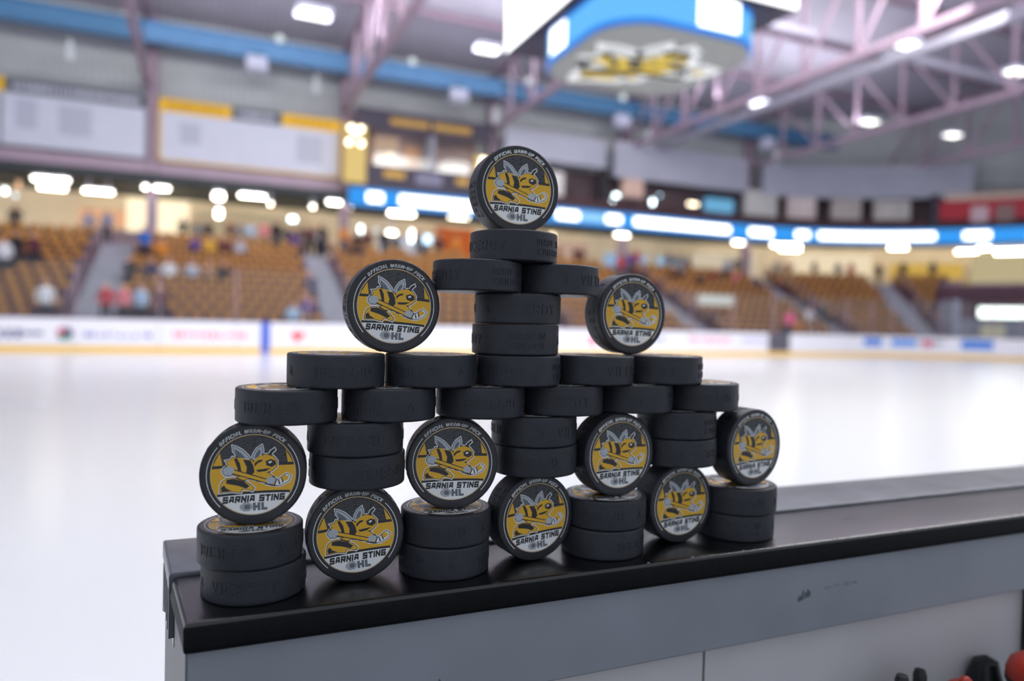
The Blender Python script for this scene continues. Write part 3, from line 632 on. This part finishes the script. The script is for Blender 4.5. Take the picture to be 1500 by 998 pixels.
# ------------------------------------------------------------------ wall banners
bwh = mat('banner_white', srgb(206,210,226), .6, noise=.03, nscale=1); bye = mat('banner_yellow', srgb(242,190,20), .55, noise=.03); bdk = mat('banner_charcoal', srgb(84,90,102), .6, noise=.1); bgr = mat('banner_ghost', srgb(184,188,206), .6)
def banner(x0, x1, heads, lab, frame=None, ghosts=()):
    t = thing('wall_banner', lab, 'banner', (0,0,0), (0,0,0), 'championship banners on the far wall')
    y = 37.0
    boxobj('cloth', (x0, x1, y, y+.06, 7.45, 10.0), bwh, t)
    if frame:
        bm = bmesh.new(); box(bm, x0, x1, y-.02, y, 7.4, 7.48); box(bm, x0-.04, x0+.05, y-.02, y, 7.4, 10.3); box(bm, x1-.05, x1+.04, y-.02, y, 7.4, 10.3); mesh_obj('yellow_edge', bm, frame, t)
    for a, b_, m_ in heads:
        boxobj('header', (a, b_, y-.01, y+.05, 9.72, 10.34), m_, t)
        rr = random.Random(int(a*10)); bm = bmesh.new(); s = a+.3
        while s < b_-.35: w_ = rr.uniform(.08,.16); box(bm, s, s+w_, y-.03, y-.011, 9.88, 10.16); s += w_+rr.uniform(.04,.09)
        mesh_obj('header_lettering', bm, bwh if m_ == bdk else mat('header_ochre', srgb(205,150,20), .6), t)
    for a, b_, z0, z1 in ghosts: boxobj('printed_panel', (a, b_, y-.01, y, z0, z1), bgr, t)
banner(-14.5, -8.5, [(-14.5,-8.3,bye)], 'white banner with yellow header cut by the left edge')
banner(-8.4, -2.85, [(-8.3,-2.85,bdk)], 'wide white banner with a dark lettered header at the left', None, ((-7.9,-7.1,8.2,9.5),(-6.3,-5.0,8.1,9.4)))
banner(-2.25, 6.05, [(-2.25,.85,bye),(.87,3.2,bdk),(3.22,6.05,bye)], 'white yellow-framed banner with yellow and dark header right of the column', bye, ((-1.4,-.5,8.3,9.3),(3.9,5.2,8.0,9.4)))
# ------------------------------------------------------------------ scoreboard
sb = thing('scoreboard', 'hanging four-sided scoreboard with white screens and glowing blue band above the ice', 'scoreboard', (8.73, 13.1, 6.02))
def rsq(h, r, n=8):
    out = []
    for k, (sx, sy) in enumerate(((1,1),(-1,1),(-1,-1),(1,-1))):
        for i in range(n+1):
            a = R(90*k + 90*i/n); out.append((sx*(h-r)+r*math.cos(a), sy*(h-r)+r*math.sin(a)))
    return out
bm = bmesh.new(); prism(bm, rsq(1.86,1.05), 0.0, .05); mesh_obj('underside', bm, mat('scoreboard_grey', srgb(146,148,144), .6, noise=.03), sb)
bm = bmesh.new(); prism(bm, rsq(1.9,1.08), .05, .78); mesh_obj('blue_band', bm, emi('band_blue', srgb(110,195,255), 1.0), sb)
bm = bmesh.new(); prism(bm, rsq(1.91,1.09), .045, .13); prism(bm, rsq(1.91,1.09), .70, .78); mesh_obj('band_edge', bm, emi('band_edge_blue', srgb(50,140,250), 1.0), sb)
sw_ = emi('screen_white', (.97,.99,1), 3.0)
for (a0, b0) in (((-1.93,.3,.10),(-1.93,.85,.72)),): 
    boxobj('white_score_panel', (-1.94,-1.92,.15,.85,.16,.70), sw_, sb)
boxobj('white_score_panel', (-.05,.95,-1.94,-1.92,.16,.76), sw_, sb)
bm = bmesh.new(); prism(bm, rsq(2.0,.6), .78, .84); mesh_obj('neck', bm, dk, sb)
bm = bmesh.new(); box(bm, -2.16,2.36,-2.05,2.9,.84,3.1); mesh_obj('screen_case', bm, dk, sb)
for a in ((-2.1,2.32,-2.09,-2.05,.87,3.0),(-2.1,2.32,2.9,2.94,.87,3.0),(-2.2,-2.16,-2.0,2.86,.87,3.0),(2.36,2.4,-2.0,2.86,.87,3.0)):
    boxobj('screen', a, sw_, sb)
bm = bmesh.new()
for sx in (-1,1):
    for sy in (-1,1): beam(bm, (sx*1.5,sy*1.5,3.0), (sx*1.5,sy*1.5,9.8), .05)
mesh_obj('hanger_cable', bm, mauved, sb)
bm = bmesh.new(); bee(bm, 0, .004, 58.0, 0, 0, 4.2, .35)
# turn the badge to face down
for v in bm.verts: v.co = Vector((v.co.x, v.co.y, v.co.z))
sbm = [mat('emblem_'+n_, c, .5) for n_, c in (('black',(.03,.03,.03)),('dark',(.05,.05,.05)),('line',(.1,.1,.1)),('yellow',srgb(240,205,60)),('white',srgb(250,252,248)),('grey',srgb(200,205,200)),('pale',srgb(225,230,225)))]
o = mesh_obj('bee_emblem', bm, sbm, sb)
xr = Vector((.89,-.456,0)); yu = Vector((-.456,-.89,0)); zn = Vector((0,0,-1))
mm = Matrix.Identity(4)
for i in range(3): mm[i][0] = xr[i]; mm[i][1] = yu[i]*.95; mm[i][2] = zn[i]
mm[0][3] = .02; mm[1][3] = .22; mm[2][3] = -.01
o.matrix_local = mm
# ------------------------------------------------------------------ people in the stands
def skin_person(kind):
    me = bpy.data.meshes.new('person_'+kind)
    if kind == 'st':
        J = {'pel':(0,0,.95),'che':(0,0,1.28),'nec':(0,0,1.48),'he':(0,-.01,1.62),'top':(0,0,1.74),
             'hl':(.1,0,.9),'kl':(.12,-.03,.5),'al':(.12,.02,.08),'tl':(.12,-.14,.05),'hr':(-.1,0,.9),'kr':(-.12,-.05,.5),'ar':(-.12,.02,.08),'tr':(-.12,-.14,.05),
             'sl':(.19,0,1.42),'el':(.26,.02,1.14),'wl':(.24,-.14,.92),'sr':(-.19,0,1.42),'er':(-.26,.02,1.14),'wr':(-.24,-.12,.92)}
    else:
        J = {'pel':(0,.1,.5),'che':(0,.12,.85),'nec':(0,.1,1.05),'he':(0,.07,1.2),'top':(0,.08,1.32),
             'hl':(.1,.05,.48),'kl':(.13,-.38,.5),'al':(.13,-.36,.1),'tl':(.13,-.5,.06),'hr':(-.1,.05,.48),'kr':(-.13,-.38,.5),'ar':(-.13,-.36,.1),'tr':(-.13,-.5,.06),
             'sl':(.19,.1,1.0),'el':(.25,0,.74),'wl':(.12,-.22,.62),'sr':(-.19,.1,1.0),'er':(-.25,0,.74),'wr':(-.12,-.22,.62)}
    RA = {'pel':.15,'che':.17,'nec':.07,'he':.105,'top':.085,'hl':.11,'kl':.08,'al':.055,'tl':.05,'hr':.11,'kr':.08,'ar':.055,'tr':.05,'sl':.075,'el':.055,'wl':.04,'sr':.075,'er':.055,'wr':.04}
    ks = list(J); E_ = [('pel','che'),('che','nec'),('nec','he'),('he','top'),('pel','hl'),('hl','kl'),('kl','al'),('al','tl'),('pel','hr'),('hr','kr'),('kr','ar'),('ar','tr'),('che','sl'),('sl','el'),('el','wl'),('che','sr'),('sr','er'),('er','wr')]
    me.from_pydata([J[k] for k in ks], [(ks.index(a), ks.index(b_)) for a, b_ in E_], [])
    o = bpy.data.objects.new('tmp', me); col.objects.link(o)
    sk = o.modifiers.new('s', 'SKIN'); 
    for i, k in enumerate(ks): me.skin_vertices[0].data[i].radius = (RA[k], RA[k]*.8)
    me.skin_vertices[0].data[0].use_root = True
    su = o.modifiers.new('u', 'SUBSURF'); su.levels = 1
    dg = bpy.context.evaluated_depsgraph_get(); dg.update()
    m2 = bpy.data.meshes.new_from_object(o.evaluated_get(dg)); bpy.data.objects.remove(o)
    while len(m2.materials) < 4: m2.materials.append(None)
    hz = J['nec'][2]+.02; pz = J['pel'][2]
    for p in m2.polygons:
        p.use_smooth = True; c = p.center
        hand = (Vector(J['wl'])-c).length < .07 or (Vector(J['wr'])-c).length < .07
        if c.z > hz: p.material_index = 3 if (c.z > J['he'][2]+.05 or c.y > J['he'][1]+.05) else 0
        elif hand: p.material_index = 0
        elif kind == 'st': p.material_index = 1 if c.z > pz-.02 or abs(c.x) > .2 else 2
        else: p.material_index = 2 if (c.z < .6 and (c.y < .02 or c.z < .42)) and abs(c.x) < .22 and not (c.z > .56 and c.y > -.25) else 1
    return m2
skinm = mat('skin', srgb(200,150,125), .6, noise=.05); trm = mat('trousers', srgb(40,42,56), .8, noise=.1)
hairs = [mat('hair_dark', srgb(40,30,28), .7, noise=.1), mat('hair_brown', srgb(92,66,48), .7, noise=.1), mat('cap_black', srgb(24,24,28), .7), mat('hair_grey', srgb(150,146,142), .7)]
PM = {}
for kd in ('st','se'):
    me = skin_person(kd)
    idx = [p.material_index for p in me.polygons]
    me.materials.clear()
    for mt in (skinm, trm, trm, hairs[0]): me.materials.append(mt)
    me.polygons.foreach_set('material_index', idx)
    PM[kd] = me
CL = {'white':(225,228,236),'black':(28,28,36),'maroon':(84,34,50),'bright blue':(40,110,200),'grey blue':(130,140,170),'navy':(36,44,84),'pale grey':(180,184,200),'tan':(170,130,100),'orange':(220,140,50),'purple':(96,70,140),'yellow':(226,176,60),'grey':(130,130,138),'pink':(226,130,140),'red':(190,46,60),'pale blue':(170,196,226),'brown':(100,70,56),'dark red':(130,30,50),'dark grey':(70,72,86),'bright pink':(240,90,150)}
CM = {k: mat('clothes_'+k.replace(' ','_'), srgb(*v), .8, noise=.08) for k, v in CL.items()}
def zone(s):
    for lim, t in ((-7.5,'at the far left edge of the picture'),(-5.6,'at the far left edge'),(-4.5,'left of the leftmost stairs'),(-3.0,'by the leftmost stairs'),(-1.7,'just right of the leftmost stairs'),(0,'in the left block'),(2,'in the middle of the left block'),(4.2,'left of the second stairs'),(5.9,'at the second stairs'),(8,'right of the second stairs'),(14,'left of the puck tower'),(21,'just right of the puck tower'),(24,'above the upper right standing puck'),(27,'by the stairs right of the pucks'),(31,'in the right-hand block'),(35,'at the long slanting stairs'),(60,'towards the right edge')):
        if s < lim: return t
PL = {}
for k, (s, r, kd, c) in enumerate(PEOPLE):
    o = bpy.data.objects.new('person', PM[kd]); col.objects.link(o)
    off, z = TR(r) if r < 12 else (11.15 + .62*(k % 3), 3.3)
    o.location = P(s, off + (.38 if kd == 'se' else (.15 if r < 12 else .3)), z + (.0 if kd == 'st' else -.02)); o.rotation_euler = (0,0,ang(s) + rnd.uniform(-.5,.5)*(kd == 'st'))
    for si, mt in ((1, CM[c]), (3, hairs[k % 4])):
        o.material_slots[si].link = 'OBJECT'; o.material_slots[si].material = mt
    lb = ('person in %s top, %s, %s %s' % (c, 'standing' if kd == 'st' else 'seated', ROW[r], zone(s)) if r < 12 else 'person in %s top standing on the concourse %s' % (c, zone(s)))
    tag(o, lb, 'person', 'spectators across the ice'); PL.setdefault(lb, []).append((s, k, o))

for lb, L in PL.items():
    if len(L) > 1:
        for q, (s, k, o) in enumerate(sorted(L)): o['label'] = lb.replace(' standing on the concourse', ' on the concourse') + ', ' + nth(q, ' such from left')
# ================================================================== DASHER BOARD IN FRONT
db = thing('dasher_board', 'near rink board with stepped black and grey cap carrying the pucks', 'rink board')
XR = 2.6
bm = bmesh.new(); prism(bm, [(-.2105,-.0555),(XR,-.0555),(XR,.060),(-.2238,.060)], -.0225, 0)
bmesh.ops.bevel(bm, geom=[e for e in bm.edges if e.calc_length() > .05], offset=.0045, segments=4, affect='EDGES', profile=.5)
bm.normal_update()
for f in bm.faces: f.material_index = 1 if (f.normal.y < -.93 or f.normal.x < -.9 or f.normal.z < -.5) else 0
mattepl = mat('cap_black_matte', (.004,.0045,.006), .55, noise=.3, nscale=90, bump=.6, bscale=500, spec=.2)  # shaded copy of the cap plastic, coat dropped so these faces stay dark
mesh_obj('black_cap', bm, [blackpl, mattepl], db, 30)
bm = bmesh.new(); prism(bm, [(-.2233,.0422),(XR,.0422),(XR,.1385),(-.2323,.1385)], -.014, .0038)
bmesh.ops.bevel(bm, geom=[e for e in bm.edges if e.calc_length() > .05], offset=.0032, segments=4, affect='EDGES', profile=.5)
mesh_obj('grey_cap', bm, greypl, db, 30)
bm = bmesh.new(); prism(bm, [(-.2290,.1330),(XR,.1330),(XR,.1385),(-.2318,.1385)], -.062, -.018); mesh_obj('rear_lip', bm, blackpl, db)
# ribbed open end of the grey cap
bm = bmesh.new(); prism(bm, [(-.2195,.046),(-.2150,.046),(-.2235,.134),(-.2285,.134)], -.058, -.012); mesh_obj('end_recess', bm, blackpl, db)
for k in range(5):
    y = .050 + k*.0195; x = -.2228 - (y-.0422)*.0935
    bm = bmesh.new(); prism(bm, [(x,y),(x+.006,y),(x+.006,y+.0045),(x-.0004,y+.0045)], -.052, -.010); mesh_obj('end_rib', bm, greypl, db)
# body panels
bm = bmesh.new(); box(bm, -.2075, XR, -.048, -.040, -.0915, -.012); mesh_obj('grey_panel', bm, panelm, db)
bm = bmesh.new(); prism(bm, [(-.2095,-.0475),(-.2015,-.0478),(-.2015,-.0400),(-.2085,-.0400)], -1.07, -.014); bmesh.ops.bevel(bm, geom=[e for e in bm.edges if abs(e.verts[0].co.z-e.verts[1].co.z) > .5], offset=.002, segments=2, affect='EDGES'); mesh_obj('corner_edge', bm, postm, db, 30)
bm = bmesh.new(); prism(bm, [(-.2085,-.0398),(-.2015,-.0398),(-.222,.128),(-.229,.128)], -1.07, -.018); mesh_obj('end_panel', bm, postm, db)
bm = bmesh.new(); box(bm, -.2010, -.02, -.046, -.034, -1.07, -.09); mesh_obj('corner_post', bm, panelm, db)
for a, b_ in ((-.02,.2445),(.2475,.7265)):
    bm = bmesh.new(); box(bm, a, b_, -.030, -.022, -1.0, -.0925); mesh_obj('white_liner_panel', bm, innerm, db)
bm = bmesh.new(); box(bm, .2446,.2474,-.0295,-.022,-1.0,-.0925); mesh_obj('seam_strip', bm, mat('seam_beige', (.19,.17,.16), .6), db)
bm = bmesh.new(); box(bm, .7268,.80,-.046,-.022,-1.07,-.0925); box(bm,.80,XR,-.03,-.022,-1.0,-.0925); mesh_obj('dark_post', bm, blackpl, db)
bm = bmesh.new(); box(bm, -.19, XR, .118, .130, -1.0, -.03); mesh_obj('ice_side_panel', bm, bwhite, db)
bm = bmesh.new(); box(bm, -.19, XR, -.0905+.045, -.022, -.0935, -.0915); mesh_obj('panel_lip', bm, postm, db)
def blot(name, cx, cz, pts, plane, parent, m_=scuffm):
    bm = bmesh.new()
    for (dx, dz, rr_, sq) in pts:
        q = [(cx+dx+rr_*math.cos(R(30*i))*(1+.25*math.sin(i*2.3)), cz+dz+rr_*sq*math.sin(R(30*i))*(1+.3*math.cos(i*1.7))) for i in range(12)]
        if plane == 'xz': vs = [bm.verts.new((x, -.0482, z)) for x, z in q]
        else: vs = [bm.verts.new((x, z, .0002)) for x, z in q[::-1]]
        bm.faces.new(vs)
    return mesh_obj(name, bm, m_, parent)
smudge = mat('smudge_grey', (.13,.14,.165), .6, noise=.3, nscale=120)
blot('scuff_mark', .352, -.055, [(0,0,.0035,1.3),(.006,.001,.003,1.5),(-.005,-.003,.003,1.0)], 'xz', db, smudge)
blot('scuff_mark', .385, -.051, [(0,0,.006,.35),(.012,.001,.004,.4),(.026,.001,.005,.5),(.036,.001,.004,.4)], 'xz', db, mat('smudge_light', (.24,.265,.31), .6, noise=.2, nscale=100))
blot('scuff_mark', -.03, -.075, [(0,0,.0012,.7),(.004,.001,.001,1)], 'xz', db, smudge)
blot('scratch_chip', .46, .000, [(0,0,.0045,.30),(.007,-.002,.004,.25)], 'xy', db, scuffm)
# painted glints: pale scratch-like dashes along the front edge
bm = bmesh.new()
for k in range(16):
    x = .16 + .62*rnd.random(); l_ = rnd.uniform(.001,.005); box(bm, x, x+l_, -.0528, -.0522, -.0003, .00012)
tag(mesh_obj('edge_glints', bm, mat('glint_pale', (.45,.46,.46), .5), db), None, None, None, 'stuff')

# bottles under the cap
redm = mat('bottle_cap_red', (.42,.030,.014), .4, noise=.06); grn = mat('bottle_green', (.005,.10,.07), .4, noise=.06); blk = mat('bottle_black', (.012,.013,.016), .4, noise=.1)
shelf = thing('bottle_shelf', 'dark shelf fixed low on the bench side of the board', 'shelf')
boxobj('shelf_board', (.30,.95,-.16,-.033,-.335,-.322), blk, shelf); boxobj('shelf_bracket', (.5,.52,-.15,-.033,-.42,-.335), blk, shelf)
def bottle(x, y, top, kind, lab, q=1.0):
    base = -.322; t = thing('water_bottle', lab, 'bottle', (x, y, base), (0,0,0), 'bottles on the bench shelf'); h = top - base; t.scale = (q, q, 1)
    if kind == 'red':
        bm = bmesh.new(); lathe(bm, [(0,0),(.034,0),(.036,.01),(.036,h-.036),(.034,h-.030),(0,h-.030)], 32); mesh_obj('bottle_body', bm, grn, t, 40)
        bm = bmesh.new(); lathe(bm, [(.0345,h-.032),(.038,h-.030),(.038,h-.025),(.0345,h-.024)], 32); mesh_obj('cap_ring', bm, blk, t, 40)
        bm = bmesh.new(); lathe(bm, [(.0,h-.030),(.037,h-.0295),(.0375,h-.018),(.034,h-.008),(.024,h-.001),(0,h)], 32); mesh_obj('cap', bm, redm, t, 40)
        bm = bmesh.new(); lathe(bm, [(.011,h-.006),(.010,h+.004),(.006,h+.007),(0,h+.008)], 20); o = mesh_obj('spout', bm, redm, t, 40)
    else:
        bm = bmesh.new(); lathe(bm, [(0,0),(.021,0),(.022,.01),(.022,h-.075),(.014,h-.05),(0,h-.05)], 28); mesh_obj('bottle_body', bm, mat('bottle_clear_grey',(.12,.13,.14),.3), t, 40)
        bm = bmesh.new(); lathe(bm, [(.013,h-.05),(.012,h-.02),(.0065,h-.014),(.0065,h-.005),(.005,h),(0,h+.0008)], 20); mesh_obj('nozzle', bm, blk, t, 40)
    return t
bottle(.429, -.100, -.1245, 'black', 'bottle with black nozzle, leftmost at the bottom right')
bottle(.484, -.078, -.1385, 'black', 'bottle with black nozzle, second from left at bottom right')
bottle(.523, -.100, -.150, 'red', 'small red-lidded bottle left of the dark flask at the bottom right', .6)
bottle(.640, -.110, -.138, 'red', 'green bottle with red domed lid at the right edge')
bm = bmesh.new(); lathe(bm, [(0,0),(.018,0),(.019,.13),(.013,.155),(0,.162)], 24)
o = mesh_obj('dark_flask', bm, blk, None, 40); o.location = (.634, -.048, -.322); tag(o, 'dark grey flask standing behind the red-lidded bottles', 'flask')

# ================================================================== PUCKS
RAD, TH = .0382, .0260
bm = bmesh.new(); bv = .0017
prof = [(0,0),(RAD-bv*1.3,0)] + [(RAD-bv+bv*math.sin(R(a)), bv-bv*math.cos(R(a))) for a in (25,50,75)] + [(RAD,bv*1.2),(RAD+.00005,TH*.5),(RAD,TH-bv*1.2)] + [(RAD-bv+bv*math.cos(R(a)), TH-bv+bv*math.sin(R(a))) for a in (20,45,70)] + [(RAD-bv*1.3,TH),(0,TH)]
lathe(bm, prof, 112)
puck0 = thing('hockey_puck')
body0 = mesh_obj('rubber_disc', bm, rubber, puck0, 38)
# printed label
bm = bmesh.new(); z0 = TH + .00001; dz = .000022
flat_face(bm, circ(0,0,36.0,n=96), z0, K_)
flat_face(bm, circ(0,0,30.4,n=96), z0+dz, P_)                      # thin pale outline
flat_face(bm, circ(0,0,30.1,n=96), z0+dz*2, Y_)                     # gold rim
flat_face(bm, clip_circle_band(29.7, 6.6, 29.69), z0+dz*3, D_)        # charcoal sky
flat_face(bm, clip_circle_band(29.7, -29.69, -14.4), z0+dz*3, W_)     # white foot
yy = 28.2; rr = random.Random(5)
while yy > 9:
    half = math.sqrt(max(0, 29.2**2 - yy*yy)); x = -half + rr.uniform(.5,2)
    while x < half - 2:
        l_ = rr.uniform(4, 12); x2 = min(x+l_, half-1); flat_face(bm, [(x,yy-.28),(x2,yy-.28),(x2,yy+.28),(x,yy+.28)], z0+dz*3.5, L_); x = x2 + rr.uniform(.8, 2.5)
    yy -= 1.35
# curved dark bands
def curved_band(yc, sag, half, t, mi, z, n=20):
    for i in range(n):
        xa, xb = -half+2*half*i/n, -half+2*half*(i+1)/n
        fa, fb_ = yc + sag*(1-(xa/half)**2), yc + sag*(1-(xb/half)**2)
        flat_face(bm, [(xa,fa-t/2),(xb,fb_-t/2),(xb,fb_+t/2),(xa,fa+t/2)], z, mi)
curved_band(-14.3, .9, 25.8, 1.9, K_, z0+dz*4); curved_band(6.2, .5, 28.9, 1.0, K_, z0+dz*4)
# amber corner wedges
flat_face(bm, [(-28.3,8),(-23.3,17.5),(-21.5,8.0)], z0+dz*3.8, Y_); flat_face(bm, [(28.3,8),(23.3,17.5),(24.6,8.0)], z0+dz*3.8, Y_)
arcband(bm, 32.9, .5, 139, 224, z0+dz, W_); arcband(bm, 32.9, .5, 41, -44, z0+dz, W_)
# ring text
rs_, tw = text_rects('OFFICIAL WARM-UP PUCK', 2.8, .62, 2.05, .62, shear=.22, step=2.0)
rad = 31.4; mid = 91
for q in rs_:
    pts = [((rad+v)*math.cos(R(mid)+ (tw/2-u)/(rad+1.2)), (rad+v)*math.sin(R(mid) + (tw/2-u)/(rad+1.2))) for u, v in q]
    flat_face(bm, pts, z0+dz*2.5, W_)
rs_, tw = text_rects('SARNIA STING', 5.2, 1.5, 4.7, .55, shear=.18)
k = 44.0/tw
for j, q in enumerate(rs_): flat_face(bm, [((u-tw/2)*k-.4, v-20.6) for u, v in q], z0+dz*(5+.01*j), K_)
# striped ball and HL
for i in range(6):
    yb = -27.2 + i*1.12; h_ = 1.35*math.sqrt(max(.2, 3.4**2 - (yb+.3+24.1)**2))
    flat_face(bm, [(-5.4-h_*1.1,yb),(-5.4+h_*.9,yb),(-5.2+h_*.9,yb+.66),(-5.1-h_*1.1,yb+.66)], z0+dz*5, G_)
flat_face(bm, circ(-5.0,-24.1,2.1,n=24), z0+dz*4.6, G_)
for ch, x in (('H',-1.0),('L',4.9)):
    rs_, tw = text_rects(ch, 6.0, 2.0, 5.3, .4, shear=.0)
    for j, q in enumerate(rs_): flat_face(bm, [(u+x, v-27.2) for u, v in q], z0+dz*(5+.02*j), G_)
bee(bm, z0+dz*6, dz)
label0 = mesh_obj('printed_label', bm, PUCKM, puck0)
# raised side lettering
bm = bmesh.new()
def side(txt, a0, h, zc, flip=False):
    rs_, tw = text_rects(txt, h, h*.17, h*.72, h*.26, step=2.2)
    for q in rs_:
        vi = []; vo = []
        for u, v in q:
            if flip: u, v = tw-u, h-v
            t = R(a0) + (u-tw/2)/(RAD/MM); z = zc + (v-h/2)*MM
            for rr_, L2 in ((RAD-.0002, vi), (RAD+.00045, vo)): L2.append(bm.verts.new((rr_*math.cos(t), rr_*math.sin(t), z)))
        bm.faces.new(vo)
        for i in range(4): bm.faces.new((vi[i], vi[(i+1)%4], vo[(i+1)%4], vo[i]))
side('VICEROY', 0, 8.5, .013); side('MADE IN', 105, 5.5, .0165); side('CANADA', 105, 5.5, .0085); side('^', 165, 8, .013); side('OFFICIAL', 235, 7.5, .013, True); side('^', 300, 7, .013)
bmesh.ops.recalc_face_normals(bm, faces=bm.faces[:])
letter0 = tag(mesh_obj('raised_lettering', bm, rubber, puck0), None, None, None, 'stuff')

T_, H_ = 26.31, 76.8
# local: spin = rotation of the disc about its own axis
def flat(x, y, a, b_, spin, lab, tilt=0):
    return ('flat', (x*MM, y*MM, (a*T_+b_*H_)*MM), spin, lab, tilt)
PK = [
 flat(-165.2,-3.7,1,0,0,'flat puck under the leftmost standing puck, upper of the bottom left pair'),
 flat(-162.2,-1.4,0,0,-108,'flat puck lowest at the bottom left with raised letters on its side'),
 flat(-8.4,-1.6,1,0,4,'flat puck of the bottom row, upper of the second pair from the left'),
 flat(-9.4,-1.5,0,0,95,'flat puck on the black cap, lower of the second pair from the left'),
 flat(146.8,-3.1,1,0,-3,'flat puck of the bottom row, upper of the third pair from the left'),
 flat(145.0,-3.1,0,0,60,'flat puck on the black cap, lower of the third pair from the left'),
 flat(303.6,-2.6,1,0,0,'flat puck at the bottom right, upper of the rightmost pair'),
 flat(303.8,0.2,0,0,140,'flat puck at the bottom right, lower of the rightmost pair'),
 flat(-85.6,2.4,1,1,20,'flat puck of the second row, upper of the pair over the leftmost bottom standing puck'),
 flat(-83.4,4.0,0,1,50,'flat puck resting on the leftmost bottom standing puck'),
 flat(74.0,1.6,1,1,-40,'flat puck of the second row, upper of the middle pair'),
 flat(75.6,3.3,0,1,10,'flat puck resting on the middle bottom standing puck'),
 flat(229.2,2.6,1,1,200,'flat puck of the second row, upper of the right-hand pair'),
 flat(229.6,1.6,0,1,80,'flat puck resting on the rightmost bottom standing puck'),
 flat(-139.8,0.4,2,1,5,'flat puck at the left end of the six-puck row'),
 flat(-59.5,-.7,2,1,120,'second puck from the left in the six-puck row'),
 flat(20.8,-1.0,2,1,30,'third puck from the left in the six-puck row'),
 flat(99.0,0,2,1,-110,'fourth puck from the left in the six-puck row'),
 flat(176.3,1.6,2,1,220,'fifth puck from the left in the six-puck row'),
 flat(253.8,.6,2,1,15,'flat puck at the right end of the six-puck row'),
 flat(-102.2,1.7,3,1,33,'flat puck at the left end of the five-puck row'),
 flat(-24.1,-.1,3,1,-3,'second puck from the left in the five-puck row'),
 flat(54.4,-1.5,3,1,-143,'middle puck of the five-puck row under the central stack'),
 flat(131.2,0,3,1,-60,'fourth puck from the left in the five-puck row'),
 flat(208.2,-.5,3,1,-140,'flat puck at the right end of the five-puck row'),
 flat(55.0,1.6,5,1,-95,'upper puck of the central pair below the two bridging pucks'),
 flat(52.7,-.1,4,1,-200,'lower puck of the central pair on the five-puck row'),
 flat(15.2,-1.2,6,1,-170,'left bridging puck reaching towards the upper left standing puck'),
 flat(92.1,1.0,6,1,-40,'right bridging puck reaching towards the upper right standing puck'),
 flat(48.6,-.9,7,1,-165,'flat puck directly under the topmost standing puck'),
]
def stand(x, y, z, yaw, roll, lab): return ('stand', (x*MM, y*MM, z*MM), (yaw, roll), lab, 0)
PK += [
 stand(-163,-2.9,2*T_,7.7,2,'leftmost standing puck with bee label, on the bottom left pair'),
 stand(-86.2,-2.7,0,5.2,6,'standing puck on the cap, leftmost of the bottom three, label tilted'),
 stand(-6.1,-5.2,2*T_,12.3,1,'standing puck of the second row, second from the left'),
 stand(69.6,-2.4,0,-6,5,'standing puck on the cap, middle of the bottom three'),
 stand(150.0,-8.5,2*T_,-4,1,'standing puck of the second row, third from the left'),
 stand(226.2,-.5,0,-4.3,2,'standing puck on the cap, rightmost of the bottom three'),
 stand(304.0,-11,2*T_,-7.2,2,'rightmost standing puck with bee label, on the bottom right pair'),
 stand(-57.8,5.5,4*T_+H_,1.8,-3,'upper left standing puck balanced on the five-puck row'),
 stand(172.6,11.5,4*T_+H_,-2.3,-1,'upper right standing puck balanced on the five-puck row'),
 stand(50.7,7,8*T_+H_,2.9,-1,'topmost standing puck crowning the tower'),
]
for k, (kd, p, s, lab, tl) in enumerate(PK):
    o = puck0 if k == 0 else puck0.copy()
    if k:
        col.objects.link(o)
    ch = [body0, label0, letter0] if k == 0 else []
    if k:
        for c0 in (body0, label0, letter0):
            c = c0.copy(); c.parent = o; col.objects.link(c); ch.append(c)
    tag(o, lab, 'hockey puck', 'hockey pucks stacked in a tower')
    if kd == 'flat':
        o.location = p; o.rotation_euler = (0,0,R(rnd.uniform(-4,4) if k not in (0,2,4,6,14) else s*.5))
        ch[2].rotation_euler = (0,0,R(s))
        ch[0].rotation_euler = (0,0,R(s))
    else:
        yaw, roll = R(s[0]), R(s[1])
        t = Vector((math.cos(yaw), -math.sin(yaw), 0)); n_ = Vector((-math.sin(yaw), -math.cos(yaw), 0)); u = Vector((0,0,1))
        x_ = t*math.cos(roll) + u*math.sin(roll); y_ = -t*math.sin(roll) + u*math.cos(roll)
        c = Vector(p) + Vector((0,0,H_/2*MM)) - n_*TH/2
        mw = Matrix.Identity(4)
        for i in range(3): mw[i][0] = x_[i]; mw[i][1] = y_[i]; mw[i][2] = n_[i]; mw[i][3] = c[i]
        o.matrix_world = mw
        ch[2].rotation_euler = (0,0,R((k*67) % 360 if k != 38 else 195))
